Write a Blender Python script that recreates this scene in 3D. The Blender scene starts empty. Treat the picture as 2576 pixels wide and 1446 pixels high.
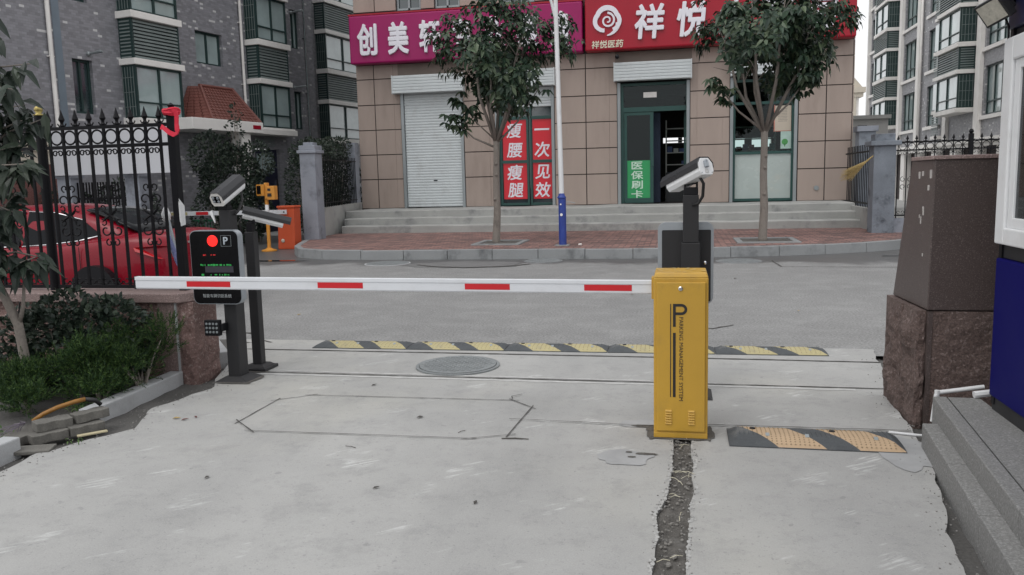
import bpy, bmesh, math, random
from mathutils import Vector, Matrix, noise
R = math.radians
random.seed(7)
S = bpy.context.scene
COL = S.collection

# ---------------------------------------------------------------- camera
cd = bpy.data.cameras.new("camera"); cam = bpy.data.objects.new("camera", cd); COL.objects.link(cam)
_th, _ro, _ya = math.atan(268 / 2050), math.atan(.0242), R(11.5)
_fh = Vector((-math.sin(_ya), math.cos(_ya), 0)); _rh = Vector((math.cos(_ya), math.sin(_ya), 0)); _z = Vector((0, 0, 1))
_f = _fh * math.cos(_th) - _z * math.sin(_th); _u0 = _fh * math.sin(_th) + _z * math.cos(_th)
_r = _rh * math.cos(_ro) - _u0 * math.sin(_ro); _u = _rh * math.sin(_ro) + _u0 * math.cos(_ro)
cam.matrix_world = Matrix(((_r.x, _u.x, -_f.x, 0), (_r.y, _u.y, -_f.y, 0), (_r.z, _u.z, -_f.z, 1.6), (0, 0, 0, 1)))
cd.sensor_width = 36; cd.lens = 36 * 2050 / 2575; cd.clip_start = .05; cd.clip_end = 2000
S.camera = cam
S.render.resolution_x, S.render.resolution_y = 1024, 575

# ---------------------------------------------------------------- sky, sun, exposure (overcast day)
SUN_EL, SUN_AZ = R(58), R(215)          # azimuth clockwise from +Y
w = bpy.data.worlds.new("World"); S.world = w; w.use_nodes = True
nt = w.node_tree; bg = nt.nodes['Background']
sky = nt.nodes.new('ShaderNodeTexSky'); sky.sky_type = 'NISHITA'; sky.sun_disc = False
sky.sun_elevation = SUN_EL; sky.sun_rotation = SUN_AZ; sky.air_density = 1.0; sky.dust_density = 6.0; sky.ozone_density = 1.0
hs = nt.nodes.new('ShaderNodeHueSaturation'); hs.inputs['Saturation'].default_value = .12
nt.links.new(sky.outputs[0], hs.inputs['Color'])
cl = nt.nodes.new('ShaderNodeMix'); cl.data_type = 'RGBA'; cl.inputs[0].default_value = .8      # even cloud layer over the clear sky
nt.links.new(hs.outputs[0], cl.inputs[6]); cl.inputs[7].default_value = (7.3, 7.35, 7.5, 1); nt.links.new(cl.outputs[2], bg.inputs['Color'])
bg.inputs['Strength'].default_value = .15
sd = bpy.data.lights.new("sun", 'SUN'); so = bpy.data.objects.new("sun", sd); COL.objects.link(so)
sd.energy = .5; sd.angle = R(30); sd.color = (1, .97, .93)
_sv = Vector((math.sin(SUN_AZ) * math.cos(SUN_EL), math.cos(SUN_AZ) * math.cos(SUN_EL), math.sin(SUN_EL)))
so.rotation_euler = _sv.to_track_quat('Z', 'Y').to_euler(); so.location = _sv * 60
S.view_settings.view_transform = 'Standard'; S.view_settings.look = 'None'; S.view_settings.gamma = 1
S.view_settings.use_curve_mapping = False
S.view_settings.exposure = .16
S.cycles.max_bounces = 6; S.cycles.transparent_max_bounces = 12

# ---------------------------------------------------------------- helpers
def lin(r, g, b):
    f = lambda v: (v / 255 / 12.92) if v / 255 <= .04045 else ((v / 255 + .055) / 1.055) ** 2.4
    return (f(r), f(g), f(b))

def tag(o, label=None, cat=None, group=None, kind=None):
    for k, v in (('label', label), ('category', cat), ('group', group), ('kind', kind)):
        if v: o[k] = v
    return o

def thing(name, label, cat, loc=(0, 0, 0), rz=0., group=None):
    o = bpy.data.objects.new(name, None); COL.objects.link(o)
    o.location = loc; o.rotation_euler = (0, 0, rz); o.empty_display_size = .1
    return tag(o, label, cat, group)

def attach(o, parent, local):
    if parent is None: return
    o.parent = parent
    if parent.type == 'EMPTY' and not local:
        o.matrix_parent_inverse = (Matrix.Translation(parent.location) @ parent.rotation_euler.to_matrix().to_4x4()).inverted()

def copy_tree(o, parent=None):
    c = o.copy(); COL.objects.link(c)
    if parent is not None:
        c.parent = parent; c.matrix_parent_inverse = o.matrix_parent_inverse.copy()
    for ch in list(o.children):
        copy_tree(ch, c)
    return c

class MB:
    def __init__(s): s.v = []; s.f = []; s.mi = []; s.cur = 0
    def m(s, i): s.cur = i; return s
    def add(s, vs, fs):
        k = len(s.v); s.v += [tuple(v) for v in vs]
        for f in fs: s.f.append(tuple(k + i for i in f)); s.mi.append(s.cur)
        return s
    def box(s, x0, x1, y0, y1, z0, z1):
        return s.add([(x0, y0, z0), (x1, y0, z0), (x1, y1, z0), (x0, y1, z0), (x0, y0, z1), (x1, y0, z1), (x1, y1, z1), (x0, y1, z1)],
                     [(0, 3, 2, 1), (4, 5, 6, 7), (0, 1, 5, 4), (1, 2, 6, 5), (2, 3, 7, 6), (3, 0, 4, 7)])
    def hexa(s, v8):
        return s.add(v8, [(0, 3, 2, 1), (4, 5, 6, 7), (0, 1, 5, 4), (1, 2, 6, 5), (2, 3, 7, 6), (3, 0, 4, 7)])
    def obox(s, c, h, M):
        c = Vector(c); vs = []
        for sx, sy, sz in ((-1, -1, -1), (1, -1, -1), (1, 1, -1), (-1, 1, -1), (-1, -1, 1), (1, -1, 1), (1, 1, 1), (-1, 1, 1)):
            vs.append(c + M @ Vector((sx * h[0], sy * h[1], sz * h[2])))
        return s.hexa(vs)
    def quad(s, a, b, c, d): return s.add([a, b, c, d], [(0, 1, 2, 3)])
    def tube(s, pts, r, n=8, cap=True):
        P = [Vector(p) for p in pts]; rs = r if isinstance(r, (list, tuple)) else [r] * len(P)
        vs = []; fs = []; up = None
        for i, p in enumerate(P):
            t = (P[min(i + 1, len(P) - 1)] - P[max(i - 1, 0)]).normalized()
            if up is None:
                up = Vector((0, 0, 1)) if abs(t.z) < .9 else Vector((1, 0, 0))
            a = t.cross(up); a = a.normalized() if a.length > 1e-6 else t.orthogonal().normalized()
            b = a.cross(t).normalized(); up = b
            for k in range(n):
                q = 2 * math.pi * k / n
                vs.append(p + (a * math.cos(q) + b * math.sin(q)) * rs[i])
        for i in range(len(P) - 1):
            for k in range(n):
                k2 = (k + 1) % n
                fs.append((i * n + k, i * n + k2, (i + 1) * n + k2, (i + 1) * n + k))
        if cap:
            fs.append(tuple(range(n - 1, -1, -1))); fs.append(tuple((len(P) - 1) * n + k for k in range(n)))
        return s.add(vs, fs)
    def lathe(s, prof, c=(0, 0, 0), n=16, M=None):
        vs = []; fs = []; c = Vector(c)
        for (r, z) in prof:
            for k in range(n):
                q = 2 * math.pi * k / n; p = Vector((r * math.cos(q), r * math.sin(q), z))
                vs.append(c + (M @ p if M else p))
        for i in range(len(prof) - 1):
            for k in range(n):
                k2 = (k + 1) % n; fs.append((i * n + k, i * n + k2, (i + 1) * n + k2, (i + 1) * n + k))
        fs.append(tuple(range(n - 1, -1, -1))); fs.append(tuple((len(prof) - 1) * n + k for k in range(n)))
        return s.add(vs, fs)
    def prism(s, poly, fn, d0, d1):
        """poly of (a,b), fn(a,b,d) -> xyz; extruded from d0 to d1"""
        n = len(poly); vs = [fn(a, b, d0) for a, b in poly] + [fn(a, b, d1) for a, b in poly]
        fs = [tuple(range(n - 1, -1, -1)), tuple(range(n, 2 * n))]
        for i in range(n): fs.append((i, (i + 1) % n, n + (i + 1) % n, n + i))
        return s.add(vs, fs)
    def ring(s, c, r, t, ax, n=20, w=6):
        """torus: centre c, radius r, tube t, in the plane of axes ax=(A,B)"""
        A, B = Vector(ax[0]), Vector(ax[1]); C_ = A.cross(B); c = Vector(c); vs = []; fs = []
        for i in range(n):
            q = 2 * math.pi * i / n; d = A * math.cos(q) + B * math.sin(q)
            for k in range(w):
                p = 2 * math.pi * k / w; vs.append(c + d * (r + t * math.cos(p)) + C_ * t * math.sin(p))
        for i in range(n):
            for k in range(w):
                fs.append((i * w + k, ((i + 1) % n) * w + k, ((i + 1) % n) * w + (k + 1) % w, i * w + (k + 1) % w))
        return s.add(vs, fs)
    def build(s, name, mats, parent=None, local=False, smooth=False, bevel=0, seg=2, sharp=None):
        me = bpy.data.meshes.new(name); me.from_pydata(s.v, [], s.f)
        mats = mats if isinstance(mats, (list, tuple)) else [mats]
        for m_ in mats: me.materials.append(m_)
        me.polygons.foreach_set('material_index', s.mi)
        bm = bmesh.new(); bm.from_mesh(me)
        bmesh.ops.recalc_face_normals(bm, faces=bm.faces); bm.to_mesh(me); bm.free()
        if smooth:
            me.polygons.foreach_set('use_smooth', [True] * len(me.polygons))
            if sharp: me.set_sharp_from_angle(angle=R(sharp))
        o = bpy.data.objects.new(name, me); COL.objects.link(o); attach(o, parent, local)
        if bevel:
            b = o.modifiers.new('bevel', 'BEVEL'); b.width = bevel; b.segments = seg; b.limit_method = 'ANGLE'; b.angle_limit = R(35); b.harden_normals = False
        return o

def rrect(x0, x1, z0, z1, r, n=6):
    pts = []
    for cx, cz, a0 in ((x1 - r, z0 + r, -90), (x1 - r, z1 - r, 0), (x0 + r, z1 - r, 90), (x0 + r, z0 + r, 180)):
        for i in range(n + 1):
            a = R(a0 + 90 * i / n); pts.append((cx + r * math.cos(a), cz + r * math.sin(a)))
    return pts
XZ = lambda a, b, d: (a, d, b)
XY = lambda a, b, d: (a, b, d)
YZ = lambda a, b, d: (d, a, b)
FACE_S = Matrix(((1, 0, 0, 0), (0, 0, -1, 0), (0, 1, 0, 0), (0, 0, 0, 1)))      # text standing up, read from the south

def text(name, s, size, mat_, parent, loc, rot=None, extrude=0., bold=0., sx=1., sz=1., shear=0., bev=0., local=False, spacing=1., res=3):
    cu = bpy.data.curves.new(name, 'FONT'); cu.body = s; cu.size = size; cu.align_x = 'CENTER'; cu.align_y = 'CENTER'
    cu.extrude = extrude; cu.shear = shear; cu.bevel_depth = bev; cu.bevel_resolution = 1; cu.resolution_u = res
    cu.space_character = spacing
    t = bpy.data.objects.new(name, cu); COL.objects.link(t)
    dg = bpy.context.evaluated_depsgraph_get(); dg.update()
    me = bpy.data.meshes.new_from_object(t.evaluated_get(dg))
    bpy.data.objects.remove(t); bpy.data.curves.remove(cu)
    if bold:        # heavier strokes: shifted copies of the glyph, each a hair further out
        V = [v.co.copy() for v in me.vertices]; Fc = [tuple(p.vertices) for p in me.polygons]; nv = []; nf = []
        for i, (dx, dy) in enumerate(((0, 0), (1, 0), (-1, 0), (0, 1), (0, -1), (.7, .7), (-.7, .7), (.7, -.7), (-.7, -.7))):
            k = len(nv); nv += [v + Vector((dx * bold, dy * bold, i * .0007)) for v in V]; nf += [tuple(k + q for q in f) for f in Fc]
        bpy.data.meshes.remove(me); me = bpy.data.meshes.new(name); me.from_pydata(nv, [], nf)
    xs = [v.co.x for v in me.vertices]; ys = [v.co.y for v in me.vertices]
    if xs:
        c = Matrix.Translation((-(min(xs) + max(xs)) / 2, -(min(ys) + max(ys)) / 2, 0)); me.transform(c)
    M = Matrix.Translation(loc) @ (rot or FACE_S) @ Matrix.Diagonal((sx, sz, 1, 1))
    me.transform(M); me.materials.clear(); me.materials.append(mat_)
    o = bpy.data.objects.new(name, me); COL.objects.link(o); attach(o, parent, local)
    return o

# ---------------------------------------------------------------- materials
def nd(nt, typ, ins=None, **props):
    n = nt.nodes.new(typ)
    for k, v in props.items(): setattr(n, k, v)
    for k, v in (ins or {}).items():
        if isinstance(v, bpy.types.NodeSocket): nt.links.new(v, n.inputs[k])
        else: n.inputs[k].default_value = v
    return n

def math_(nt, op, a, b=0., c=0., clamp=False):
    n = nt.nodes.new('ShaderNodeMath'); n.operation = op; n.use_clamp = clamp
    for i, v in enumerate((a, b, c)):
        if isinstance(v, bpy.types.NodeSocket): nt.links.new(v, n.inputs[i])
        else: n.inputs[i].default_value = v
    return n.outputs[0]

def mixc(nt, fac, a, b, blend='MIX'):
    n = nt.nodes.new('ShaderNodeMix'); n.data_type = 'RGBA'; n.blend_type = blend
    for i, v in ((0, fac), (6, a), (7, b)):
        if isinstance(v, bpy.types.NodeSocket): nt.links.new(v, n.inputs[i])
        else: n.inputs[i].default_value = v if i == 0 else (tuple(v) + (1,))[:4]
    return n.outputs[2]

def nse(nt, co, scale, detail=4, rough=.55, stretch=None):
    if stretch:
        co = nd(nt, 'ShaderNodeMapping', {'Vector': co, 'Scale': stretch}).outputs[0]
    return nd(nt, 'ShaderNodeTexNoise', {'Vector': co, 'Scale': scale, 'Detail': detail, 'Roughness': rough}).outputs[0]

def step(nt, x, a, b):
    n = nt.nodes.new('ShaderNodeMapRange'); n.interpolation_type = 'SMOOTHSTEP'
    nt.links.new(x, n.inputs[0]); n.inputs[1].default_value = a; n.inputs[2].default_value = b
    return n.outputs[0]

def base(name):
    m = bpy.data.materials.new(name); m.use_nodes = True; nt = m.node_tree
    return m, nt, nt.nodes['Principled BSDF'], nd(nt, 'ShaderNodeTexCoord').outputs['Object']

def mat(name, col, rough=.6, metal=0., var=.14, vscale=1.7, fine=0., fscale=60., bump=0., bscale=40., coat=0., dirt=None, dscale=2.5, damt=.5, spec=.5, stretch=None):
    m, nt, b, co = base(name)
    n1 = nse(nt, co, vscale, 5, .6, stretch)
    k = math_(nt, 'MULTIPLY_ADD', n1, 2 * var * 1.6, 1 - var * 1.6)
    if fine:
        n2 = nse(nt, co, fscale, 2)
        k = math_(nt, 'MULTIPLY', k, math_(nt, 'MULTIPLY_ADD', n2, 2 * fine * 1.5, 1 - fine * 1.5))
    v = nd(nt, 'ShaderNodeVectorMath', {0: tuple(col), 'Scale': k}, operation='SCALE').outputs[0]
    if dirt:
        f = step(nt, nse(nt, co, dscale, 6, .65, stretch), .5, .72)
        v = mixc(nt, math_(nt, 'MULTIPLY', f, damt), v, dirt)
    nt.links.new(v, b.inputs['Base Color'])
    b.inputs['Metallic'].default_value = metal; b.inputs['Specular IOR Level'].default_value = spec
    rr = math_(nt, 'MULTIPLY_ADD', nse(nt, co, vscale * 3, 3), .25, rough - .125, clamp=True); nt.links.new(rr, b.inputs['Roughness'])
    b.inputs['Coat Weight'].default_value = coat; b.inputs['Coat Roughness'].default_value = .06
    if bump:
        bp = nd(nt, 'ShaderNodeBump', {'Height': nse(nt, co, bscale, 4), 'Strength': bump, 'Distance': .01})
        nt.links.new(bp.outputs[0], b.inputs['Normal'])
    return m

def leafmat(name, c1, c2, c3, rough=.45, trans=.15):
    m, nt, b, co = base(name)
    g = nd(nt, 'ShaderNodeNewGeometry')
    cr = nd(nt, 'ShaderNodeValToRGB', {'Fac': g.outputs['Random Per Island']})
    e = cr.color_ramp.elements; e[0].color = (*c1, 1); e[1].color = (*c3, 1); e[1].position = 1.
    x = e.new(.55); x.color = (*c2, 1)
    v = nd(nt, 'ShaderNodeVectorMath', {0: cr.outputs[0], 'Scale': math_(nt, 'MULTIPLY_ADD', nse(nt, co, 1.3, 2), 1.1, .45)}, operation='SCALE').outputs[0]
    nt.links.new(v, b.inputs['Base Color']); b.inputs['Roughness'].default_value = rough
    b.inputs['Specular IOR Level'].default_value = .35
    tr = nd(nt, 'ShaderNodeBsdfTranslucent', {'Color': v}); mx = nd(nt, 'ShaderNodeMixShader', {0: trans})
    nt.links.new(b.outputs[0], mx.inputs[1]); nt.links.new(tr.outputs[0], mx.inputs[2])
    nt.links.new(mx.outputs[0], nt.nodes['Material Output'].inputs[0])
    return m

def emit(name, col, st):
    m, nt, b, co = base(name)
    b.inputs['Base Color'].default_value = (*[c * .2 for c in col], 1)
    b.inputs['Emission Color'].default_value = (*col, 1); b.inputs['Emission Strength'].default_value = st
    return m

def glassmat(name, tint=(.75, .85, .82), refl=1.6, rough=.02):
    m, nt, b, co = base(name); nt.nodes.remove(b)
    tr = nd(nt, 'ShaderNodeBsdfTransparent', {'Color': (*tint, 1)}); gl = nd(nt, 'ShaderNodeBsdfGlossy', {'Color': (.95, .97, 1, 1), 'Roughness': rough})
    fr = nd(nt, 'ShaderNodeFresnel', {'IOR': refl}); mx = nd(nt, 'ShaderNodeMixShader', {0: fr.outputs[0]})
    nt.links.new(tr.outputs[0], mx.inputs[1]); nt.links.new(gl.outputs[0], mx.inputs[2]); nt.links.new(mx.outputs[0], nt.nodes['Material Output'].inputs[0])
    return m

def m_asphalt():
    m, nt, b, co = base('asphalt')
    v = mixc(nt, nse(nt, co, .55, 5, .6), (.165, .165, .164), (.275, .275, .272))
    sp = nse(nt, co, 42, 3, .75); v = mixc(nt, step(nt, sp, .52, .74), v, (.40, .40, .396)); v = mixc(nt, step(nt, sp, .48, .30), v, (.085, .085, .085)); v = mixc(nt, math_(nt, 'MULTIPLY', step(nt, nse(nt, co, 2.2, 6, .7), .45, .75), .3), v, (.36, .36, .355))
    st = step(nt, nse(nt, co, .9, 4, .6, (1, 3, 1)), .55, .75); v = mixc(nt, math_(nt, 'MULTIPLY', st, .35), v, (.15, .15, .148))
    # gutter along the kerb stays damp
    sx = nd(nt, 'ShaderNodeSeparateXYZ', {0: co}); y = math_(nt, 'ADD', sx.outputs[1], math_(nt, 'MULTIPLY_ADD', nse(nt, co, .8, 4, .6, (1, .4, 1)), 2.6, -1.3))
    wet = math_(nt, 'MULTIPLY', step(nt, y, 15.2, 15.8), .85); v = mixc(nt, wet, v, (.075, .075, .076))
    nt.links.new(v, b.inputs['Base Color'])
    nt.links.new(math_(nt, 'MULTIPLY_ADD', wet, -.5, .85), b.inputs['Roughness'])
    bp = nd(nt, 'ShaderNodeBump', {'Height': sp, 'Strength': .5, 'Distance': .01}); nt.links.new(bp.outputs[0], b.inputs['Normal'])
    return m

def m_concrete():
    m, nt, b, co = base('driveway_concrete')
    v = mixc(nt, nse(nt, co, .8, 6, .62), (.235, .236, .233), (.445, .443, .43))
    warm = step(nt, nse(nt, co, .45, 3), .48, .7); v = mixc(nt, math_(nt, 'MULTIPLY', warm, .5), v, (.44, .43, .385))
    v = mixc(nt, math_(nt, 'MULTIPLY', step(nt, nse(nt, co, 2.3, 6, .7), .52, .75), .35), v, (.27, .27, .265))
    # pale rubbed scuffs in tyre direction
    rot = nd(nt, 'ShaderNodeMapping', {'Vector': co, 'Rotation': (0, 0, R(-38))}).outputs[0]
    sc = math_(nt, 'MULTIPLY', step(nt, nse(nt, rot, 2.0, 4, .6, (1, 1.6, 1)), .59, .66), step(nt, nse(nt, rot, 9, 3, .6, (.45, 6, 1)), .45, .62))
    v = mixc(nt, math_(nt, 'MULTIPLY', sc, .6), v, (.60, .61, .60))
    # damp blots and specks
    v = mixc(nt, math_(nt, 'MULTIPLY', step(nt, nse(nt, co, 13, 2, .5), .70, .76), .5), v, (.20, .20, .20))
    v = mixc(nt, math_(nt, 'MULTIPLY', step(nt, nse(nt, co, 60, 2, .6), .62, .72), .45), v, (.17, .17, .17))
    v = mixc(nt, math_(nt, 'MULTIPLY', step(nt, nse(nt, co, 4.5, 8, .78), .47, .68), .42), v, (.215, .217, .215))
    sx_ = nd(nt, 'ShaderNodeSeparateXYZ', {0: co}); wx = math_(nt, 'ADD', sx_.outputs[0], math_(nt, 'MULTIPLY_ADD', nse(nt, co, .7, 3), .5, -.25))
    tk = math_(nt, 'ABSOLUTE', math_(nt, 'SUBTRACT', math_(nt, 'ABSOLUTE', math_(nt, 'ADD', wx, 1.7)), .78)); tk = math_(nt, 'MULTIPLY', math_(nt, 'SUBTRACT', 1., step(nt, tk, .05, .38)), math_(nt, 'MULTIPLY_ADD', nse(nt, co, 3, 5, .7, (2.5, .4, 1)), .9, -.15, clamp=True))
    v = mixc(nt, math_(nt, 'MULTIPLY', tk, .60), v, (.20, .202, .202))
    v = mixc(nt, math_(nt, 'MULTIPLY', step(nt, nse(nt, co, 140, 2, .5), .4, .7), .14), v, (.60, .60, .59))
    nt.links.new(v, b.inputs['Base Color']); b.inputs['Roughness'].default_value = .82
    bp = nd(nt, 'ShaderNodeBump', {'Height': nse(nt, co, 45, 5, .65), 'Strength': .25, 'Distance': .006}); nt.links.new(bp.outputs[0], b.inputs['Normal'])
    return m

def m_pavers():
    m, nt, b, co = base('brick_paving')
    wob = nd(nt, 'ShaderNodeVectorMath', {0: co, 1: nd(nt, 'ShaderNodeVectorMath', {0: nd(nt, 'ShaderNodeTexNoise', {'Vector': co, 'Scale': 2.5}).outputs[1], 'Scale': .05}, operation='SCALE').outputs[0]}, operation='ADD').outputs[0]
    br = nd(nt, 'ShaderNodeTexBrick', {'Vector': wob, 'Scale': 1., 'Mortar Size': .016, 'Mortar Smooth': .3, 'Brick Width': .26, 'Row Height': .17, 'Bias': -.1,
            'Color1': (.12, .062, .056, 1), 'Color2': (.37, .195, .165, 1), 'Mortar': (.05, .038, .036, 1)})
    v = mixc(nt, nse(nt, co, 1.1, 5), br.outputs[0], (.34, .26, .24), 'MIX')
    v = mixc(nt, .25, br.outputs[0], v)
    v = mixc(nt, math_(nt, 'MULTIPLY', step(nt, nse(nt, co, 2.2, 6, .75), .46, .68), .55), v, (.15, .10, .092))
    nt.links.new(v, b.inputs['Base Color']); b.inputs['Roughness'].default_value = .75
    bp = nd(nt, 'ShaderNodeBump', {'Height': br.outputs[1], 'Strength': .6, 'Distance': .01}, invert=True); nt.links.new(bp.outputs[0], b.inputs['Normal'])
    return m

def m_greytile(name, c=(.235, .235, .255), white=.035):
    """small grey wall tiles with scattered white ones (facade local: x along, z up)"""
    m, nt, b, co = base(name)
    sx = nd(nt, 'ShaderNodeSeparateXYZ', {0: co}); xx = math_(nt, 'ADD', sx.outputs[0], math_(nt, 'MULTIPLY', sx.outputs[1], 1.0))
    row = math_(nt, 'DIVIDE', sx.outputs[2], .065); ri = math_(nt, 'FLOOR', row)
    colm = math_(nt, 'ADD', math_(nt, 'DIVIDE', xx, .14), math_(nt, 'MULTIPLY', math_(nt, 'MODULO', ri, 2), .5)); ci = math_(nt, 'FLOOR', colm)
    cv = nd(nt, 'ShaderNodeCombineXYZ', {0: ci, 1: ri, 2: 3.7}).outputs[0]
    wn = nd(nt, 'ShaderNodeTexWhiteNoise', {'Vector': cv}).outputs[0]
    v = mixc(nt, wn, tuple(k * .8 for k in c), tuple(k * 1.25 for k in c))
    v = mixc(nt, math_(nt, 'GREATER_THAN', wn, 1 - white), v, (.62, .62, .62))
    fx = math_(nt, 'FRACT', colm); fz = math_(nt, 'FRACT', row)
    j = math_(nt, 'MAXIMUM', math_(nt, 'LESS_THAN', fx, .05), math_(nt, 'LESS_THAN', fz, .14)); v = mixc(nt, math_(nt, 'MULTIPLY', j, .4), v, tuple(k * .6 for k in c))
    v = mixc(nt, math_(nt, 'MULTIPLY', nse(nt, co, .5, 4), .35), v, tuple(k * .75 for k in c))
    nt.links.new(v, b.inputs['Base Color']); b.inputs['Roughness'].default_value = .5
    return m

def m_granite(name, c, c2, rough=.35, scale=120., bump=0., wash=.3):
    m, nt, b, co = base(name)
    sp = nse(nt, co, scale, 3, .7); v = mixc(nt, step(nt, sp, .36, .66), tuple(k * .55 for k in c), c)
    v = mixc(nt, step(nt, nse(nt, co, scale * .7, 2, .6), .55, .68), v, c2)
    v = mixc(nt, math_(nt, 'MULTIPLY', nse(nt, co, 1.6, 5), wash * 2), v, tuple(k * .6 for k in c))
    nt.links.new(v, b.inputs['Base Color']); b.inputs['Roughness'].default_value = rough
    if bump:
        bp = nd(nt, 'ShaderNodeBump', {'Height': nse(nt, co, 16, 8, .7), 'Strength': bump, 'Distance': .03}); nt.links.new(bp.outputs[0], b.inputs['Normal'])
    return m

M = {}
M['asphalt'] = m_asphalt(); M['concrete'] = m_concrete(); M['pavers'] = m_pavers()
M['soil'] = mat('soil', (.098, .092, .084), .95, var=.35, vscale=9, fine=.35, fscale=110, bump=1., bscale=60, dirt=(.19, .185, .175), dscale=7, damt=.5)
M['wetsoil'] = mat('damp_dirt', (.085, .082, .078), .8, var=.35, vscale=2.2, fine=.3, fscale=70, bump=.6, bscale=40)
M['kerb'] = mat('kerb_stone', (.25, .26, .265), .75, var=.16, vscale=1.4, fine=.18, fscale=120, bump=.25, bscale=60, dirt=(.085, .09, .095), dscale=1.6, damt=.8)
M['kerbpale'] = mat('pale_kerb_stone', (.40, .41, .42), .75, var=.1, fine=.15, fscale=130, bump=.2, bscale=60, dirt=(.22, .22, .22), dscale=2, damt=.5)
M['stepconc'] = mat('step_concrete', (.345, .348, .335), .85, var=.18, vscale=1.2, fine=.1, fscale=80, bump=.3, bscale=30, dirt=(.13, .135, .14), dscale=1.1, damt=.8)
M['stepgran'] = m_granite('grey_step_granite', (.27, .27, .265), (.33, .33, .325), .75, 110, wash=.25)
M['pave'] = mat('courtyard_concrete', (.36, .36, .35), .85, var=.15, vscale=.5, dirt=(.2, .2, .2), dscale=.7, damt=.5)
M['shopwall'] = mat('shop_wall_tile', (.355, .288, .250), .65, var=.13, vscale=.8, fine=.06, fscale=120, bump=.12, bscale=90, dirt=(.25, .20, .172), dscale=.9, damt=.55, stretch=(1.6, 1, .35))
M['joint'] = mat('dark_joint', (.05, .042, .04), .9)
M['greytile'] = m_greytile('grey_wall_tile'); M['greytile2'] = m_greytile('pale_grey_wall_tile', (.27, .27, .285), .025)
M['white'] = mat('white_render', (.80, .78, .75), .7, var=.08, fine=.05, dirt=(.55, .53, .50), dscale=.8, damt=.45)
M['whitepaint'] = mat('white_paint', (.72, .73, .74), .45, var=.06, vscale=1.5, dirt=(.45, .44, .42), dscale=3, damt=.3)
M['green'] = mat('dark_green_frame', (.014, .038, .036), .45, var=.15)
M['greendoor'] = mat('green_door_frame', (.018, .068, .060), .45, var=.15)  # brighter green of the shop door and window frames
M['louver'] = mat('grey_green_louver', (.19, .225, .22), .5, var=.15)
M['dark'] = mat('dark_interior', (.02, .022, .025), .8)
M['shutter'] = mat('grey_white_shutter', (.56, .60, .61), .45, metal=.0, var=.08, vscale=1.2, dirt=(.38, .38, .37), dscale=2.2, damt=.35)
M['alu'] = mat('grey_aluminium', (.30, .33, .34), .4, metal=.4, var=.1)
M['silver'] = mat('silver_paint', (.34, .37, .40), .35, metal=.4, var=.06)
M['black'] = mat('black_paint', (.006, .006, .008), .45, var=.2, spec=.25)
M['blackgloss'] = mat('black_gloss_panel', (.004, .004, .005), .2, var=.1, spec=.2)
M['postgrey'] = mat('dark_grey_powdercoat', (.028, .028, .030), .5, var=.1, fine=.1, fscale=300, spec=.3)
M['iron'] = mat('black_iron', (.005, .005, .007), .5, var=.25, vscale=6, spec=.2)
M['gold'] = mat('worn_gold', (.35, .28, .10), .4, metal=.7)
M['yellow'] = mat('yellow_cabinet_paint', (.515, .30, .034), .42, var=.09, vscale=2.2, fine=.04, fscale=200, coat=.12, dirt=(.36, .22, .045), dscale=3.5, damt=.55)
M['blackink'] = mat('black_lettering', (.015, .014, .014), .5)
M['red'] = mat('red_reflective', (.55, .012, .02), .35, var=.08, vscale=5)
M['armwhite'] = mat('white_aluminium_arm', (.66, .68, .71), .38, var=.05, vscale=3, dirt=(.45, .45, .45), dscale=5, damt=.25)
M['rubber'] = mat('grey_black_rubber', (.065, .072, .078), .7, var=.25, vscale=4, fine=.15, fscale=120, dirt=(.22, .22, .21), dscale=5, damt=.6)
M['rubyel'] = mat('worn_yellow_rubber', (.42, .37, .20), .8, var=.12, vscale=5, fine=.2, fscale=140, dirt=(.25, .23, .17), dscale=5, damt=.8)
M['rubtan'] = mat('worn_tan_rubber', (.46, .33, .21), .75, var=.1, vscale=5, fine=.1, fscale=160, dirt=(.42, .30, .18), dscale=7, damt=.5)
M['iron_cast'] = mat('cast_iron', (.20, .215, .22), .65, var=.2, vscale=5, fine=.2, fscale=90, bump=.3, bscale=60, dirt=(.25, .26, .26), dscale=8, damt=.5)
M['granred'] = m_granite('red_brown_granite', (.30, .19, .17), (.42, .34, .32), .8, 70, bump=1., wash=.25)
M['grancap'] = m_granite('pinkish_grey_coping', (.33, .24, .225), (.46, .36, .34), .5, 140, wash=.15)
M['granpost'] = m_granite('dark_polished_granite', (.112, .086, .080), (.19, .155, .148), .38, 180, wash=.3)
M['granrough'] = m_granite('dark_rough_granite', (.165, .115, .102), (.26, .20, .185), .8, 75, bump=1., wash=.3)
M['granbase'] = m_granite('red_granite_base', (.20, .085, .075), (.28, .15, .14), .5, 60, wash=.2)
M['mag'] = mat('magenta_sign_sheet', (.31, .006, .105), .38, var=.08, vscale=.6, spec=.35)
M['signred'] = mat('red_sign_sheet', (.35, .008, .024), .36, var=.08, vscale=.6, spec=.35)
M['letter'] = mat('white_acrylic_letters', (.75, .74, .80), .35, var=.03)
M['posterred'] = mat('red_window_poster', (.62, .02, .035), .4, var=.06)
M['postergreen'] = mat('green_window_poster', (.025, .30, .10), .4, var=.08)
M['bark'] = mat('grey_brown_bark', (.215, .19, .168), .9, var=.25, vscale=7, fine=.2, fscale=60, bump=.6, bscale=35, dirt=(.09, .08, .07), dscale=7, damt=.7, stretch=(1, 1, .35))
M['glass'] = glassmat('shop_glass', (.7, .8, .78), 1.32); M['boothglass'] = glassmat('booth_glass', (.25, .25, .26), 1.5)
M['pane'] = mat('window_pane', (.34, .42, .42), .08, var=.4, vscale=.55, spec=.9, coat=.8)  # pale base colour stands in for reflected sky and curtains
M['panedark'] = mat('dark_window_pane', (.03, .05, .055), .08, var=.5, vscale=.7, spec=.9, coat=.6)
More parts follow.
